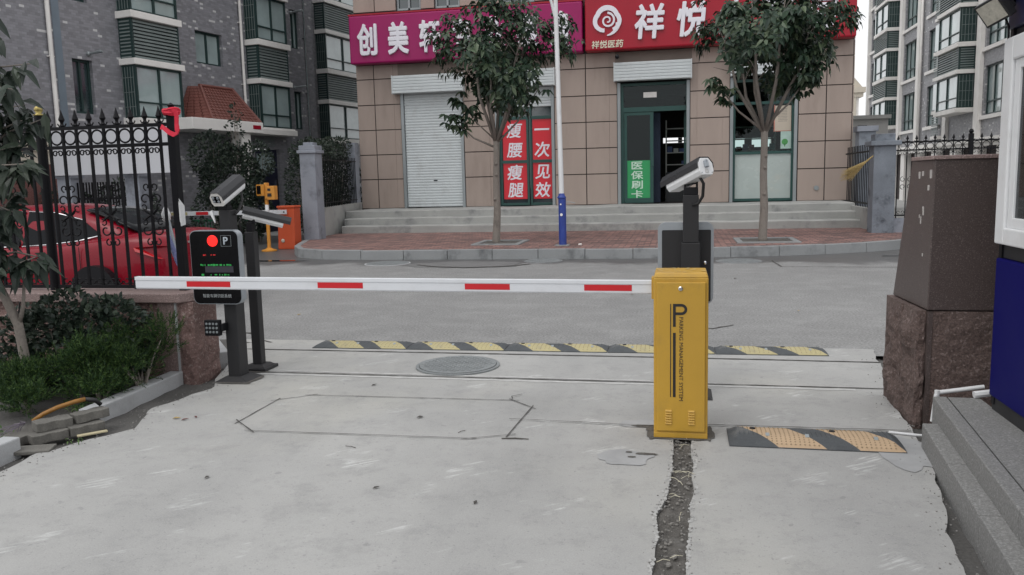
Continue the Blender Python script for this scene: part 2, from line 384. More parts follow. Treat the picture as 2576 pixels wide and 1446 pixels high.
M['blue'] = mat('blue_pole_paint', (.022, .05, .27), .45, var=.15, vscale=4, dirt=(.05, .08, .25), dscale=6, damt=.5)
M['boothblue'] = mat('deep_blue_panel', (.004, .004, .095), .5, var=.06, vscale=.8, spec=.08)
M['orange'] = mat('orange_cabinet_paint', (.52, .075, .02), .45, var=.1)
M['amber'] = mat('amber_post_paint', (.62, .27, .04), .45, var=.1)
M['carred'] = mat('red_car_paint', (.20, .002, .012), .28, var=.04, spec=.2, coat=.25)
M['carglass'] = mat('tinted_car_glass', (.006, .007, .009), .1, spec=.12)
M['chrome'] = mat('chrome', (.75, .76, .78), .12, metal=1.)
M['tyre'] = mat('tyre_rubber', (.015, .015, .015), .8)
M['tail'] = mat('red_tail_lamp', (.45, .01, .015), .12, coat=1.)
M['lens'] = mat('clear_lamp_lens', (.75, .76, .78), .1, coat=1.)
M['bluegrey'] = mat('weathered_blue_grey_render', (.26, .28, .32), .85, var=.2, vscale=1.5, fine=.1, fscale=60, dirt=(.075, .08, .095), dscale=1.3, damt=.9)
M['mottled'] = mat('mottled_blue_grey_render', (.21, .235, .27), .85, var=.3, vscale=1.2, fine=.1, fscale=60, dirt=(.022, .025, .035), dscale=1.5, damt=1.)
M['tilered'] = mat('red_roof_tile', (.17, .058, .045), .6, var=.15, vscale=4, fine=.12)
M['cream'] = mat('cream_render', (.55, .50, .42), .8, var=.1)
M['cable'] = mat('black_cable', (.012, .012, .013), .5)
M['straw'] = mat('straw', (.42, .31, .13), .85, var=.25, vscale=20)
M['leaf'] = leafmat('tree_leaves', (.016, .034, .023), (.034, .066, .038), (.105, .140, .080), .38)
M['leafblue'] = leafmat('dark_bush_leaves', (.016, .026, .020), (.030, .046, .034), (.055, .075, .050), .4)
M['juniper'] = leafmat('juniper_needles', (.010, .028, .010), (.022, .056, .016), (.085, .145, .032), .6)
M['weed'] = leafmat('grass_blades', (.05, .10, .03), (.08, .15, .04), (.13, .2, .06), .6)
# ================================================================ SETTING
def struct(mb, name, mats, **k): return tag(mb.build(name, mats, **k), kind='structure')
def noisy(pts, amp, step_=.12, seed=0):
    """subdivide a polyline and roughen it sideways"""
    out = []; rnd = random.Random(seed)
    for (a, b) in zip(pts[:-1], pts[1:]):
        A, B = Vector(a), Vector(b); L = (B - A).length; n = max(1, int(L / step_)); nrm = Vector((-(B - A).y, (B - A).x)).normalized()
        for i in range(n):
            p = A.lerp(B, i / n); out.append(tuple(p + nrm * amp * (noise.noise(Vector((p.x * 6, p.y * 6, seed * 3.1))) + .5 * (rnd.random() - .5))))
    out.append(tuple(pts[-1])); return out

g = MB(); g.quad((-300, -120, -.10), (300, -120, -.10), (300, 400, -.10), (-300, 400, -.10)); struct(g, 'ground', M['wetsoil'])
g = MB(); g.add([(-60, 7.5, 0), (60, 7.5, 0), (60, 45, 0), (-60, 45, 0)], [(0, 1, 2, 3)]); struct(g, 'road', M['asphalt'])
g = MB(); g.quad((5.9, 21, .01), (40, 21, .01), (40, 90, .01), (5.9, 90, .01)); g.quad((-26, 24.6, .012), (-10.4, 24.6, .012), (-10.4, 60, .012), (-26, 60, .012)); struct(g, 'courtyard', M['pave'])

# strip of dirt under and beside the driveway
g = MB(); n_ = 60
vs = []; fs = []
for i in range(101):
    for j in range(91):
        x = -5.2 + 7.6 * i / 100; y = -1 + 8.6 * j / 90
        z = -.035 + .02 * noise.noise(Vector((x * 3, y * 3, 0))) + .012 * noise.noise(Vector((x * 11, y * 11, 4)))
        if x < -4.1: z += .07 * min(1, (-4.1 - x) * 3)
        vs.append((x, y, z))
for i in range(100):
    for j in range(90):
        k = i * 91 + j; fs.append((k, k + 91, k + 92, k + 1))
g.add(vs, fs); struct(g, 'roadside_dirt', M['wetsoil'], smooth=True)

# driveway slabs (left of the trench, right of it, and behind the gate cabinet)
left_edge = noisy([(-3.95, -1), (-3.77, 3.6), (-3.86, 4.15), (-3.72, 4.45), (-3.58, 4.72), (-3.78, 5.2), (-3.66, 5.8), (-3.86, 6.15), (-3.95, 6.5), (-4.5, 7.75)], .05, .1, 1)
far_edge = noisy([(-4.5, 7.75), (-3.2, 7.79), (-.2, 7.76), (1.4, 7.74), (1.76, 7.72)], .025, .1, 2)
right_edge = noisy([(1.76, 7.72), (1.70, 7.35), (1.60, 6.6), (1.47, 5.9), (1.42, 5.2), (1.36, 4.6), (1.22, 3.9), (1.10, 3.2), (.95, 2.2), (.8, -1)], .03, .07, 3)
tl = noisy([(.0, 5.02), (-.02, 4.6), (-.03, 4.2), (-.085, 3.8), (-.09, 3.2), (-.11, 2.4), (-.1, -1)], .022, .06, 4)
tr = noisy([(.09, 5.02), (.095, 4.6), (.085, 4.2), (.062, 3.8), (.045, 3.2), (.02, 2.4), (.03, -1)], .014, .06, 5)
mid = .03
def xat(P, y):
    Q = sorted(P, key=lambda p: p[1])
    if y <= Q[0][1]: return Q[0][0]
    for (x0, y0), (x1, y1) in zip(Q, Q[1:]):
        if y <= y1: return x0 + (x1 - x0) * (y - y0) / max(1e-6, y1 - y0)
    return Q[-1][0]
def slab(mb, lf, rf, y0, y1, dy=.05, z=.007, n=8):
    rows = [y0 + (y1 - y0) * i / int((y1 - y0) / dy) for i in range(int((y1 - y0) / dy) + 1)]; vs = []; fs = []
    for y in rows:
        a, b = lf(y), rf(y); vs.append((a, y, -.06))
        for i in range(n + 1):
            x = a + (b - a) * i / n; vs.append((x, y + (.03 * noise.noise(Vector((x * 3, 7, 0))) if y > 7.7 else 0), z))
        vs.append((b, y, -.06))
    m = n + 3
    for j in range(len(rows) - 1):
        for i in range(m - 1): fs.append((j * m + i, j * m + i + 1, (j + 1) * m + i + 1, (j + 1) * m + i))
    mb.add(vs, fs)
g = MB()
slab(g, lambda y: xat(left_edge, y), lambda y: xat(tl, y) if y < 5.02 else mid, -1, 5.02)
slab(g, lambda y: xat(left_edge, y), lambda y: mid, 5.02, 7.76, n=30)
slab(g, lambda y: xat(tr, y) if y < 5.02 else mid, lambda y: xat(right_edge, y), -1, 5.02)
slab(g, lambda y: mid, lambda y: xat(right_edge, y), 5.02, 7.76, n=14)
struct(g, 'driveway', M['concrete'])
def tcx(y):
    T_ = [(5, .045), (4.6, .036), (4.2, .026), (3.8, -.012), (3.2, -.022), (2.2, -.05)]
    for (a, p), (b, q) in zip(T_, T_[1:]):
        if y >= b: return p + (q - p) * (a - y) / (a - b)
    return -.05
# trench filled with crumbled earth
vs = []; fs = []; nx, ny = 14, 160; rnd = random.Random(3)
for j in range(ny + 1):
    y = -1 + 6.05 * j / ny
    for i in range(nx + 1):
        x = -.16 + .30 * i / nx
        z = -.018 + .02 * noise.noise(Vector((x * 14, y * 14, 2))) + .016 * abs(noise.noise(Vector((x * 40, y * 40, 7)))) + .004 * rnd.random()
        vs.append((x, y, min(z, .012)))
for j in range(ny):
    for i in range(nx):
        k = j * (nx + 1) + i; fs.append((k, k + 1, k + nx + 2, k + nx + 1))
g = MB(); g.add(vs, fs); struct(g, 'trench_soil', M['soil'])
g = MB(); rnd = random.Random(9)
for i in range(240):
    y = rnd.uniform(2.2, 4.95); x = tcx(y) + rnd.uniform(-.05, .05); r = rnd.uniform(.002, .010) if rnd.random() < .85 else rnd.uniform(.010, .017)
    g.lathe([(r * .4, -r * .5), (r * rnd.uniform(.8, 1.1), -r * .1), (r * rnd.uniform(.5, .9), r * .35), (r * .2, r * .5)], (x, y, -.006 + r * .3), 6, Matrix.Rotation(rnd.uniform(0, 6), 3, 'Z') @ Matrix.Rotation(rnd.uniform(0, .8), 3, 'X') @ Matrix.Diagonal((1, rnd.uniform(.6, 1), 1)))
tag(g.build('rubble', mat('crumbled_concrete', (.20, .19, .175), .9, var=.5, vscale=60)), 'crumbs of broken concrete and earth lying in the trench before the yellow cabinet', 'rubble', kind='stuff')
g = MB()
for i in range(16):
    y = rnd.uniform(3.1, 4.98); x = tcx(y) + rnd.uniform(-.04, .04); a = rnd.uniform(0, 6.3); L = rnd.uniform(.015, .04)
    g.tube([(x - L * math.cos(a), y - L * math.sin(a), .008), (x, y + .008 * rnd.uniform(-1, 1), .016), (x + L * math.cos(a), y + L * math.sin(a), .009)], .0016, 4)
tag(g.build('straw', mat('dry_straw', (.55, .52, .40), .8, var=.4, vscale=40)), 'pale roots and straw bits scattered in the trench', 'straw', kind='stuff')

# loose grit along the slab edges
g = MB(); rnd = random.Random(19)
for i in range(800):
    k = rnd.random()
    if k < .35: y = rnd.uniform(2.6, 5.0); x = xat(tl if rnd.random() < .5 else tr, y) + rnd.gauss(0, .022)
    elif k < .7: y = rnd.uniform(3.0, 6.8); x = xat(left_edge, y) + rnd.gauss(.0, .07)
    else: y = rnd.uniform(2.6, 7.4); x = xat(right_edge, y) + rnd.gauss(-.0, .05)
    r = rnd.uniform(.0012, .0042); g.obox((x, y, .008 + r * .3), (r, r * rnd.uniform(.5, 1), r * .55), Matrix.Rotation(rnd.uniform(0, 6), 3, 'Z'))
tag(g.build('grit', mat('loose_grit', (.22, .215, .205), .9, var=.6, vscale=40)), 'loose grit and dust scattered along the broken edges of the driveway concrete', 'grit', kind='stuff')
def blot(mb, x, y, rx, ry, z, seed, n=26):
    rnd = random.Random(seed); vs = [(x, y, z)]
    for i in range(n):
        a = 2 * math.pi * i / n; k = 1 + .35 * noise.noise(Vector((math.cos(a) * 1.5, math.sin(a) * 1.5, seed * 1.7))) + .08 * rnd.uniform(-1, 1)
        vs.append((x + rx * k * math.cos(a), y + ry * k * math.sin(a), z))
    mb.add(vs, [(0, 1 + i, 1 + (i + 1) % n) for i in range(n)])
# saw cuts, joints and the octagonal detector loop in the concrete
Mcut = mat('saw_cut_dark', (.075, .072, .068), .95, var=.3, vscale=12); Mcutpale = mat('chipped_joint_dust', (.45, .45, .44), .9, var=.2, vscale=20)
def strip(mb, pts, wd, z, seed=0, amp=.004):
    P = noisy(pts, amp, .06, seed); vs = []; fs = []; rnd = random.Random(seed)
    for i, p in enumerate(P):
        a, b = Vector(P[max(i - 1, 0)]), Vector(P[min(i + 1, len(P) - 1)]); n = Vector((-(b - a).y, (b - a).x)).normalized(); q = Vector(p); h = wd * .5 * rnd.uniform(.6, 1.25)
        vs += [(q.x + n.x * h, q.y + n.y * h, z), (q.x - n.x * h, q.y - n.y * h, z)]
    for i in range(len(P) - 1): fs.append((2 * i, 2 * i + 1, 2 * i + 3, 2 * i + 2))
    mb.add(vs, fs)
g = MB()
strip(g, [(-3.85, 6.35), (-.2, 6.32), (1.55, 6.30)], .020, .0115, 1)
strip(g, [(-4.3, 7.27), (0, 7.24), (1.7, 7.20)], .030, .0115, 2)
O8 = [(-2.94, 4.94), (-2.94, 5.50), (-2.74, 5.66), (-1.17, 5.68), (-1.0, 5.51), (-1.04, 4.87), (-1.27, 4.77), (-2.74, 4.75)]
for i in range(8):
    a, b = Vector(O8[i]), Vector(O8[(i + 1) % 8]); d = (b - a).normalized() * .05
    strip(g, [tuple(a - d), tuple(b + d)], .0085, .0115 + i * .0006, 10 + i, .003)
strip(g, [(-1.1, 5.21), (-.3, 5.17), (-.14, 5.17)], .009, .0172, 30)
strip(g, [(-.14, 5.22), (1.42, 5.25)], .014, .0172, 31)
strip(g, [(-1.18, 5.70), (-1.2, 5.78), (-1.13, 5.84)], .012, .0172, 32, .01)
struct(g, 'driveway_joints', Mcut)
g = MB(); strip(g, [(-3.5, 6.29), (-.2, 6.265), (1.3, 6.25)], .05, .0095, 41, .012); strip(g, [(-3.6, 6.42), (-2.4, 6.40), (-.2, 6.375)], .035, .0095, 42, .012)
struct(g, 'joint_dust', Mcutpale)
Mchip = mat('chipped_concrete_edge', (.39, .39, .38), .9, var=.25, vscale=14, fine=.2, fscale=90)
g = MB(); rnd = random.Random(23)
for i in range(230):
    y = rnd.uniform(2.5, 5.0); sd_ = rnd.random() < .5; x = xat(tl if sd_ else tr, y) + (-1 if sd_ else 1) * abs(rnd.gauss(0, .010)); blot(g, x, y, rnd.uniform(.003, .009), rnd.uniform(.005, .022), .0085 + i * .000004, 100 + i, 9)
struct(g, 'chipped_edge', Mchip)
# damp cement smears beside the cabinet
g = MB(); blot(g, -.30, 4.55, .16, .13, .0105, 1); blot(g, -.22, 5.22, .16, .09, .0105, 2); blot(g, 1.27, 4.86, .16, .3, .0105, 5)
struct(g, 'cement_smear', mat('dried_cement_smear', (.33, .335, .34), .9, var=.2, vscale=5))
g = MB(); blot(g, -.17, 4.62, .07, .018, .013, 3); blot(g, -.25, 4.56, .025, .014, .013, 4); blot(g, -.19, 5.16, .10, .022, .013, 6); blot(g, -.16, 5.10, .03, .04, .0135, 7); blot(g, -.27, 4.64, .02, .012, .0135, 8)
for i, (bx, by, rx, ry) in enumerate(((.03, 4.93, .18, .025), (.20, 5.05, .03, .14), (-.15, 5.0, .03, .10), (-3.58, 5.95, .17, .03), (-3.44, 6.1, .03, .14), (-3.6, 6.35, .14, .03))): blot(g, bx, by, rx, ry, .0118 + i * .0002, 60 + i, 40)  # dark blots hug cabinet and post bases, grime doubling as painted contact shade
struct(g, 'dirt_and_contact_shade', M['soil'])

# patched asphalt, cracks and puddles on the road
Mpatch = mat('dark_asphalt_patch', (.16, .16, .16), .8, var=.2, vscale=3, fine=.25, fscale=90, bump=.4, bscale=60)
g = MB(); blot(g, -4.0, 15.35, 1.25, .62, .006, 12, 40); struct(g, 'road_patch', Mpatch)
g = MB(); strip(g, [(-5.0, 15.3), (-4.6, 14.95), (-3.9, 14.75), (-3.2, 14.95), (-2.75, 15.35)], .09, .011, 51, .03)
strip(g, [(.0, 8.62), (.16, 8.75), (.38, 8.72), (.6, 8.95)], .028, .006, 52, .02)
strip(g, [(-4.1, 7.6), (-4.6, 8.1), (-5.5, 8.2)], .03, .009, 53, .03); strip(g, [(1.75, 15.9), (1.8, 14.8), (4.5, 14.6)], .03, .006, 54, .02)
struct(g, 'road_cracks', Mcut)
Mwater = mat('puddle_water', (.03, .03, .032), .02, var=.05, spec=.7)
g = MB(); blot(g, -8.45, 16.25, .75, .13, .008, 21); blot(g, 4.6, 16.7, .8, .12, .008, 22); struct(g, 'puddle', Mwater)

# pavement in front of the shops: kerb stones + brick paving + step terrace
kp = [(-9.75, 20.6), (-9.45, 19.4), (-9.1, 18.5), (-8.87, 17.85), (-8.55, 17.2), (-8.05, 16.72), (-7.4, 16.47), (-6.5, 16.40), (-.5, 16.40), (.7, 16.55), (2.3, 16.87), (3.4, 17.3), (4.3, 17.85), (5.1, 18.6), (5.6, 19.5), (5.75, 20.6)]
def resample(P, stepv):
    out = [Vector(P[0])]; acc = 0
    pts = [Vector(p) for p in P]; total = sum((b - a).length for a, b in zip(pts, pts[1:])); n = int(total / stepv); ds = total / n; want = ds; cum = 0
    for a, b in zip(pts, pts[1:]):
        L = (b - a).length
        while want <= cum + L + 1e-6 and len(out) < n:
            out.append(a.lerp(b, (want - cum) / L)); want += ds
        cum += L
    out.append(pts[-1]); return out
g = MB(); RK = resample(kp, .92); rnd = random.Random(5)
inner = []
for i in range(len(RK)):
    a, b = RK[max(i - 1, 0)], RK[min(i + 1, len(RK) - 1)]; n = Vector((-(b - a).y, (b - a).x)).normalized(); inner.append(RK[i] + n * .15)
for i in range(len(RK) - 1):
    a, b, c, d = RK[i], RK[i + 1], inner[i + 1], inner[i]; e = (b - a).normalized() * .004; hz = rnd.uniform(-.006, .006)
    g.hexa([(*(a + e), -.05), (*(b - e), -.05), (*(c - e), -.05), (*(d + e), -.05), (*(a + e + (d - a) * .08), .2 + hz), (*(b - e + (c - b) * .08), .2 + hz), (*(c - e), .2 + hz), (*(d + e), .2 + hz)])
struct(g, 'kerb', M['kerb'], bevel=.012)
g = MB(); g.prism([tuple(p) for p in inner] + [(5.7, 22.4), (-9.7, 22.4)], XY, -.05, .195); struct(g, 'pavement', M['pavers'])

# ---------------------------------------------------------------- planter kerb stones and left wall
def kerbstone(label, x, y, L, z, rz, wd=.12, tilt=0, h=None):
    o = MB().box(-wd / 2, wd / 2, -L / 2, L / 2, -.08, z).build('kerb_stone', M['kerbpale'], bevel=.01)
    o.location = (x, y, 0); o.rotation_euler = (0, tilt, rz); return tag(o, label, 'kerb stone', 'kerb stones edging the planting bed')
kerbstone('long grey kerb stone in front of the juniper bushes by the stone wall', -4.085, 5.43, 1.16, .085, R(3))
kerbstone('pale grey kerb stone at the left edge before the paver heap', -4.04, 3.62, 1.15, .10, R(1))
kerbstone('grey kerb stone lying beyond the granite wall end behind the display post', -4.35, 6.98, .95, .12, R(38), .14)

g = MB(); vs = []; fs = []
for i in range(41):
    for j in range(41):
        x = -7.5 + 3.38 * i / 40; y = 2.2 + 3.85 * j / 40; vs.append((x, y, .02 + .04 * noise.noise(Vector((x * 3, y * 3, 9))) + .02 * noise.noise(Vector((x * 9, y * 9, 1)))))
for i in range(40):
    for j in range(40): k = i * 41 + j; fs.append((k, k + 41, k + 42, k + 1))
g.add(vs, fs); struct(g, 'planting_bed', M['soil'], smooth=True)

def rough_block(mb, x0, x1, y0, y1, z0, z1, amp, seed, n=7, faces='SENW'):
    """rock-faced block: subdivided box pushed about by noise, edges kept"""
    def face(o, du, dv, nrm, nu, nv):
        vs = []; fs = []
        for i in range(nu + 1):
            for j in range(nv + 1):
                u, v = i / nu, j / nv; p = Vector(o) + Vector(du) * u + Vector(dv) * v
                k = min(u, 1 - u, v, 1 - v) * 6; k = min(1, k)
                d = amp * k * (.6 + 1.1 * noise.noise(p * 5 + Vector((seed, 0, 0))) + .6 * noise.noise(p * 13 + Vector((0, seed, 0))) + .3 * noise.noise(p * 30))
                vs.append(p + Vector(nrm) * d)
        for i in range(nu):
            for j in range(nv): k = i * (nv + 1) + j; fs.append((k, k + nv + 1, k + nv + 2, k + 1))
        mb.add(vs, fs)
    dx, dy, dz = x1 - x0, y1 - y0, z1 - z0; q = lambda L: max(4, min(60, int(L / .035)))
    face((x0, y0, z0), (dx, 0, 0), (0, 0, dz), (0, -1, 0), q(dx), q(dz)); face((x1, y0, z0), (0, dy, 0), (0, 0, dz), (1, 0, 0), q(dy), q(dz))
    face((x1, y1, z0), (-dx, 0, 0), (0, 0, dz), (0, 1, 0), q(dx), q(dz)); face((x0, y1, z0), (0, -dy, 0), (0, 0, dz), (-1, 0, 0), q(dy), q(dz))
    mb.add([(x0, y0, z1), (x1, y0, z1), (x1, y1, z1), (x0, y1, z1)], [(0, 1, 2, 3)])
W = thing('stone_wall', 'low red brown rock-faced stone wall with smooth coping carrying the iron fence', 'wall', (-4.2, 6.2, 0))
g = MB()
for i, (a, b) in enumerate([(-5.15, -4.27), (-6.1, -5.16), (-7.2, -6.11), (-8.4, -7.21)]): rough_block(g, a, b - .008, 6.05, 6.36, -.05, .665, .05, i * 7.3)
g.build('rock_face', M['granred'], W)
g = MB(); rough_block(g, -4.07, -3.93, 6.03, 6.37, -.05, .665, .035, 55); g.build('end_block', M['granred'], W)
g = MB().box(-4.265, -4.075, 6.035, 6.36, -.05, .664); g.build('wall_pier', M['grancap'], W)
g = MB().box(-4.105, -4.085, 6.028, 6.05, -.05, .66); g.build('corner_strip', M['kerbpale'], W)
g = MB(); X_ = -8.4
for b in (-7.3, -6.4, -5.5, -4.6): g.box(X_, b - .004, 5.97, 6.44, .667, .745); X_ = b
g.prism([(X_, 5.97), (-4.03, 5.97), (-3.88, 6.12), (-3.86, 6.44), (X_, 6.44)], XY, .667, .745)
g.build('coping', M['grancap'], W, bevel=.008)

# ---------------------------------------------------------------- manhole covers
def manhole(label, x, y, r, z, mats, grid=.05):
    t = thing('manhole_cover', label, 'manhole cover', (x, y, z), R(8), 'round manhole covers')
    MB().lathe([(r * 1.06, -.03), (r * 1.06, .004), (r * 1.0, .006), (r * .985, .004), (r * .985, -.03)], n=48).build('rim', mats[0], t, local=True, smooth=True, sharp=30)
    g = MB().lathe([(r * .97, -.02), (r * .97, .010), (r * .95, .013)], n=48)
    n = int(r / grid)
    for i in range(-n, n + 1):
        for j in range(-n, n + 1):
            cx, cy = i * grid + (grid / 2 if j % 2 else 0), j * grid
            if cx * cx + cy * cy < (r * .88) ** 2: g.box(cx - grid * .36, cx + grid * .36, cy - grid * .3, cy + grid * .3, .011, .017)
    g.build('cover_plate', mats[1], t, local=True)
    return t
manhole('large dark round manhole cover set in the pale concrete driveway', -1.87, 6.74, .345, .016, (M['iron_cast'], M['iron_cast']))
manhole('worn manhole cover with a pale ring left of the dark road patch', -5.73, 15.6, .44, .004, (M['kerbpale'], M['iron_cast']), .09)
manhole('small manhole cover near the kerb between the dark road patch and lamp pole', -2.6, 15.95, .36, .008, (M['kerb'], M['iron_cast']), .09)
manhole('manhole cover in the road right of the yellow gate cabinet', 1.15, 15.8, .40, .004, (M['kerb'], M['iron_cast']), .09)

# ---------------------------------------------------------------- speed bumps
def bump_segment(parent, name, x0, y0, L, D, H, my, nstud, rz=0):
    """one moulded rubber module with slanted stripes; local x along, y across"""
    nu, nv = 40, 14; vs = []; fs = []; mi = []; g = MB()
    prof = lambda v: H * min(1, max(0, math.sin(math.pi * min(max(v, 0), 1))) ** .55 * 1.08)
    def h(u, v):
        e = min(1, min(u, L - u) / .05); return max(.004, prof(v / D) * (.35 + .65 * e))
    W_ = L / 4.0
    bounds = [.155 * L, .43 * L, .615 * L, .89 * L]
    slant = lambda v: -.27 * L * ((v / D) ** .8) + .135 * L
    us = sorted(set([round(L * i / nu, 4) for i in range(nu + 1)]))
    grid = []
    for j in range(nv + 1):
        v = D * j / nv; row = []
        for k in range(len(bounds) + 1):
            a = 0 if k == 0 else min(L, max(0, bounds[k - 1] + slant(v))); b = L if k == len(bounds) else min(L, max(0, bounds[k] + slant(v)))
            m_ = 9
            row.append([a + (b - a) * i / m_ for i in range(m_ + 1)])
        grid.append(row)
    for k in range(len(bounds) + 1):
        g.m(0 if k % 2 == 0 else 1)
        vs = []; n = len(grid[0][k])
        for j in range(nv + 1):
            for u in grid[j][k]: vs.append((u, D * j / nv, h(u, D * j / nv)))
        fs = [(j * n + i, j * n + i + 1, (j + 1) * n + i + 1, (j + 1) * n + i) for j in range(nv) for i in range(n - 1)]
        g.add(vs, fs)
    g.m(0); g.box(.0, L, .0, D, .0, .006)
    for i in range(int(L / nstud)):
        for j in range(1, int(D / (nstud * .8))):
            u, v = nstud * (i + .5), j * nstud * .8; z = h(u, v)
            k = sum(1 for b in bounds if u > b + slant(v))
            if u < .05 or u > L - .05: continue
            g.m(0 if k % 2 == 0 else 2)
            if k % 2 or .25 < v / D < .75 and (k != 2 or v / D < .55): g.add([(u - .007, v, z - .002), (u, v - .007, z - .002), (u + .007, v, z - .002), (u, v + .007, z - .002), (u, v, z + .0045)], [(0, 1, 4), (1, 2, 4), (2, 3, 4), (3, 0, 4)])
    o = g.build(name, [M['rubber'], my, mat('dark_stud', (.26, .20, .12), .8)], parent, local=True, smooth=False)  # studs coloured darker than their stripe so the rows of dots read
    for u in (.15 * L, .62 * L):
        z = h(u, D * .62); MB().lathe([(.018, z - .01), (.018, z + .004), (.008, z + .003)], (u, D * .62, 0), 14).build('bolt', M['black'], o)
    for u in (.23 * L, .46 * L, .85 * L):
        z = h(u, D * .30); MB().obox((u, D * .30, z + .001), (.011, .014, .0035), Matrix.Rotation(R(24), 3, 'X')).build('reflector', M['alu'], o)
    o.location = (x0, y0, 0); o.rotation_euler = (0, 0, rz); return o
t = thing('speed_bump', 'short speed bump with tan and dark stripes right of the yellow cabinet', 'speed bump', (.31, 4.83, .008), R(-.6), 'rubber speed bumps')
bump_segment(t, 'bump_segment', 0, 0, .98, .34, .05, M['rubtan'], .026)
t = thing('speed_bump', 'long speed bump with yellow and black stripes across the driveway mouth', 'speed bump', (-3.53, 7.37, .008), R(.6), 'rubber speed bumps')
s0 = bump_segment(t, 'bump_segment', 0, 0, .965, .31, .036, M['rubyel'], .04)
for i in range(1, 5):
    c = copy_tree(s0, t); c.location = (i * .97, 0, 0)

# ---------------------------------------------------------------- barrier gate
G_ = thing('barrier_gate', 'yellow parking barrier cabinet with lowered white and red striped boom', 'barrier gate', (.03, 5.07, 0))
g = MB().box(-.135, .188, 4.945, 5.20, .0, 1.0)
g.hexa([(-.135, 4.945, 1.0), (.188, 4.945, 1.0), (.188, 5.20, 1.0), (-.135, 5.20, 1.0), (-.125, 4.958, 1.03), (.178, 4.958, 1.03), (.178, 5.19, 1.035), (-.125, 5.19, 1.035)])
g.build('cabinet', M['yellow'], G_, bevel=.006)
x0, x1 = -.118, .172
dr = MB().box(x0, x1, 4.931, 4.9445, .055, .975).build('door_panel', M['yellow'], G_, bevel=.005)
MB().box(-.135, .188, 4.938, 4.9443, .012, .045).build('plinth_strip', M['yellow'], G_, bevel=.003)
PX_ = lambda px: -.132 + (px - 112) * .000855
PZ_ = lambda py: 1.0 - (py - 70) * .00092
lk = MB(); lk.lathe([(.013, 0), (.013, .006), (.009, .009)], (PX_(295), 4.931, PZ_(138)), 18, Matrix.Rotation(R(90), 3, 'X')); lk.build('lock', M['chrome'], dr, smooth=True, sharp=30)
g = MB()
for cx in (214, 374):
    for i in range(6):
        zz = PZ_(955 + i * 17); g.hexa([(PX_(cx - 24), 4.9308, zz - .005), (PX_(cx + 24), 4.9308, zz - .005), (PX_(cx + 24), 4.9308, zz + .005), (PX_(cx - 24), 4.9308, zz + .005),
                                       (PX_(cx - 21), 4.922, zz - .004), (PX_(cx + 21), 4.922, zz - .004), (PX_(cx + 21), 4.929, zz + .004), (PX_(cx - 21), 4.929, zz + .004)])
g.build('vent', M['yellow'], dr)
g = MB()
rnd = random.Random(6)
for i in range(26): blot(g, rnd.uniform(-.115, .165), rnd.uniform(4.965, 5.18), rnd.uniform(.004, .016), rnd.uniform(.004, .014), 1.0365 + i * .00004, 300 + i, 9)
g.build('paint_chips', mat('pale_yellow_chips', (.60, .45, .16), .5, var=.2, vscale=30), G_)
# printed marking: P with long stem, two bars, wording down the side
yk0, yk1 = 4.9302, 4.9292
g = MB(); g.prism([(PX_(243), PZ_(390)), (PX_(262), PZ_(390)), (PX_(262), PZ_(238)), (PX_(243), PZ_(238))], XZ, yk0, yk1)
outer = [(PX_(262), PZ_(238)), (PX_(300), PZ_(238))] + [(PX_(300 + 41 * math.sin(R(a))), PZ_(275 - 37 * math.cos(R(a)))) for a in range(10, 180, 10)] + [(PX_(300), PZ_(312)), (PX_(262), PZ_(312))]
inn = [(PX_(262), PZ_(256)), (PX_(300), PZ_(256))] + [(PX_(300 + 22 * math.sin(R(a))), PZ_(275 - 19 * math.cos(R(a)))) for a in range(10, 180, 10)] + [(PX_(300), PZ_(294)), (PX_(262), PZ_(294))]
n = len(outer)
for i in range(n - 1):
    g.hexa([(outer[i][0], yk0, outer[i][1]), (outer[i + 1][0], yk0, outer[i + 1][1]), (inn[i + 1][0], yk0, inn[i + 1][1]), (inn[i][0], yk0, inn[i][1]),
            (outer[i][0], yk1, outer[i][1]), (outer[i + 1][0], yk1, outer[i + 1][1]), (inn[i + 1][0], yk1, inn[i + 1][1]), (inn[i][0], yk1, inn[i][1])])
g.box(PX_(243), PX_(262), yk1, yk0, PZ_(862), PZ_(430)); g.box(PX_(224), PX_(230), yk1, yk0, PZ_(862), PZ_(238))
g.build('lettering', M['blackink'], dr)
ROT = FACE_S @ Matrix.Rotation(R(-90), 4, 'Z')
text('lettering', 'PARKING MANAGEMENT SYSTEM', .0405, M['blackink'], dr, (PX_(300), 4.9298, PZ_(606)), ROT, extrude=.0005, sx=.86, sz=.84)
# boom
bx0, bx1 = -3.72, -.13
def boom_pt(x, y, z): return (x, y, z + .0 + (-x - .13) * .007)
prof = [(5.045, .0), (5.04, .008), (5.04, .074), (5.047, .084), (5.083, .084), (5.09, .074), (5.09, .008), (5.085, .0)]
g = MB(); zb = .888
vs = []; fs = []; n = len(prof)
for x in (bx0, bx1): vs += [boom_pt(x, y, zb + z) for y, z in prof]
fs = [tuple(range(n)), tuple(range(2 * n - 1, n - 1, -1))] + [(i, (i + 1) % n, n + (i + 1) % n, n + i) for i in range(n)]
g.add(vs, fs)
g.hexa([boom_pt(bx0, 5.036, zb + .060), boom_pt(bx1, 5.036, zb + .060), boom_pt(bx1, 5.041, zb + .060), boom_pt(bx0, 5.041, zb + .060), boom_pt(bx0, 5.036, zb + .084), boom_pt(bx1, 5.036, zb + .084), boom_pt(bx1, 5.041, zb + .085), boom_pt(bx0, 5.041, zb + .085)])
bo = g.build('boom', M['armwhite'], G_, bevel=.002)
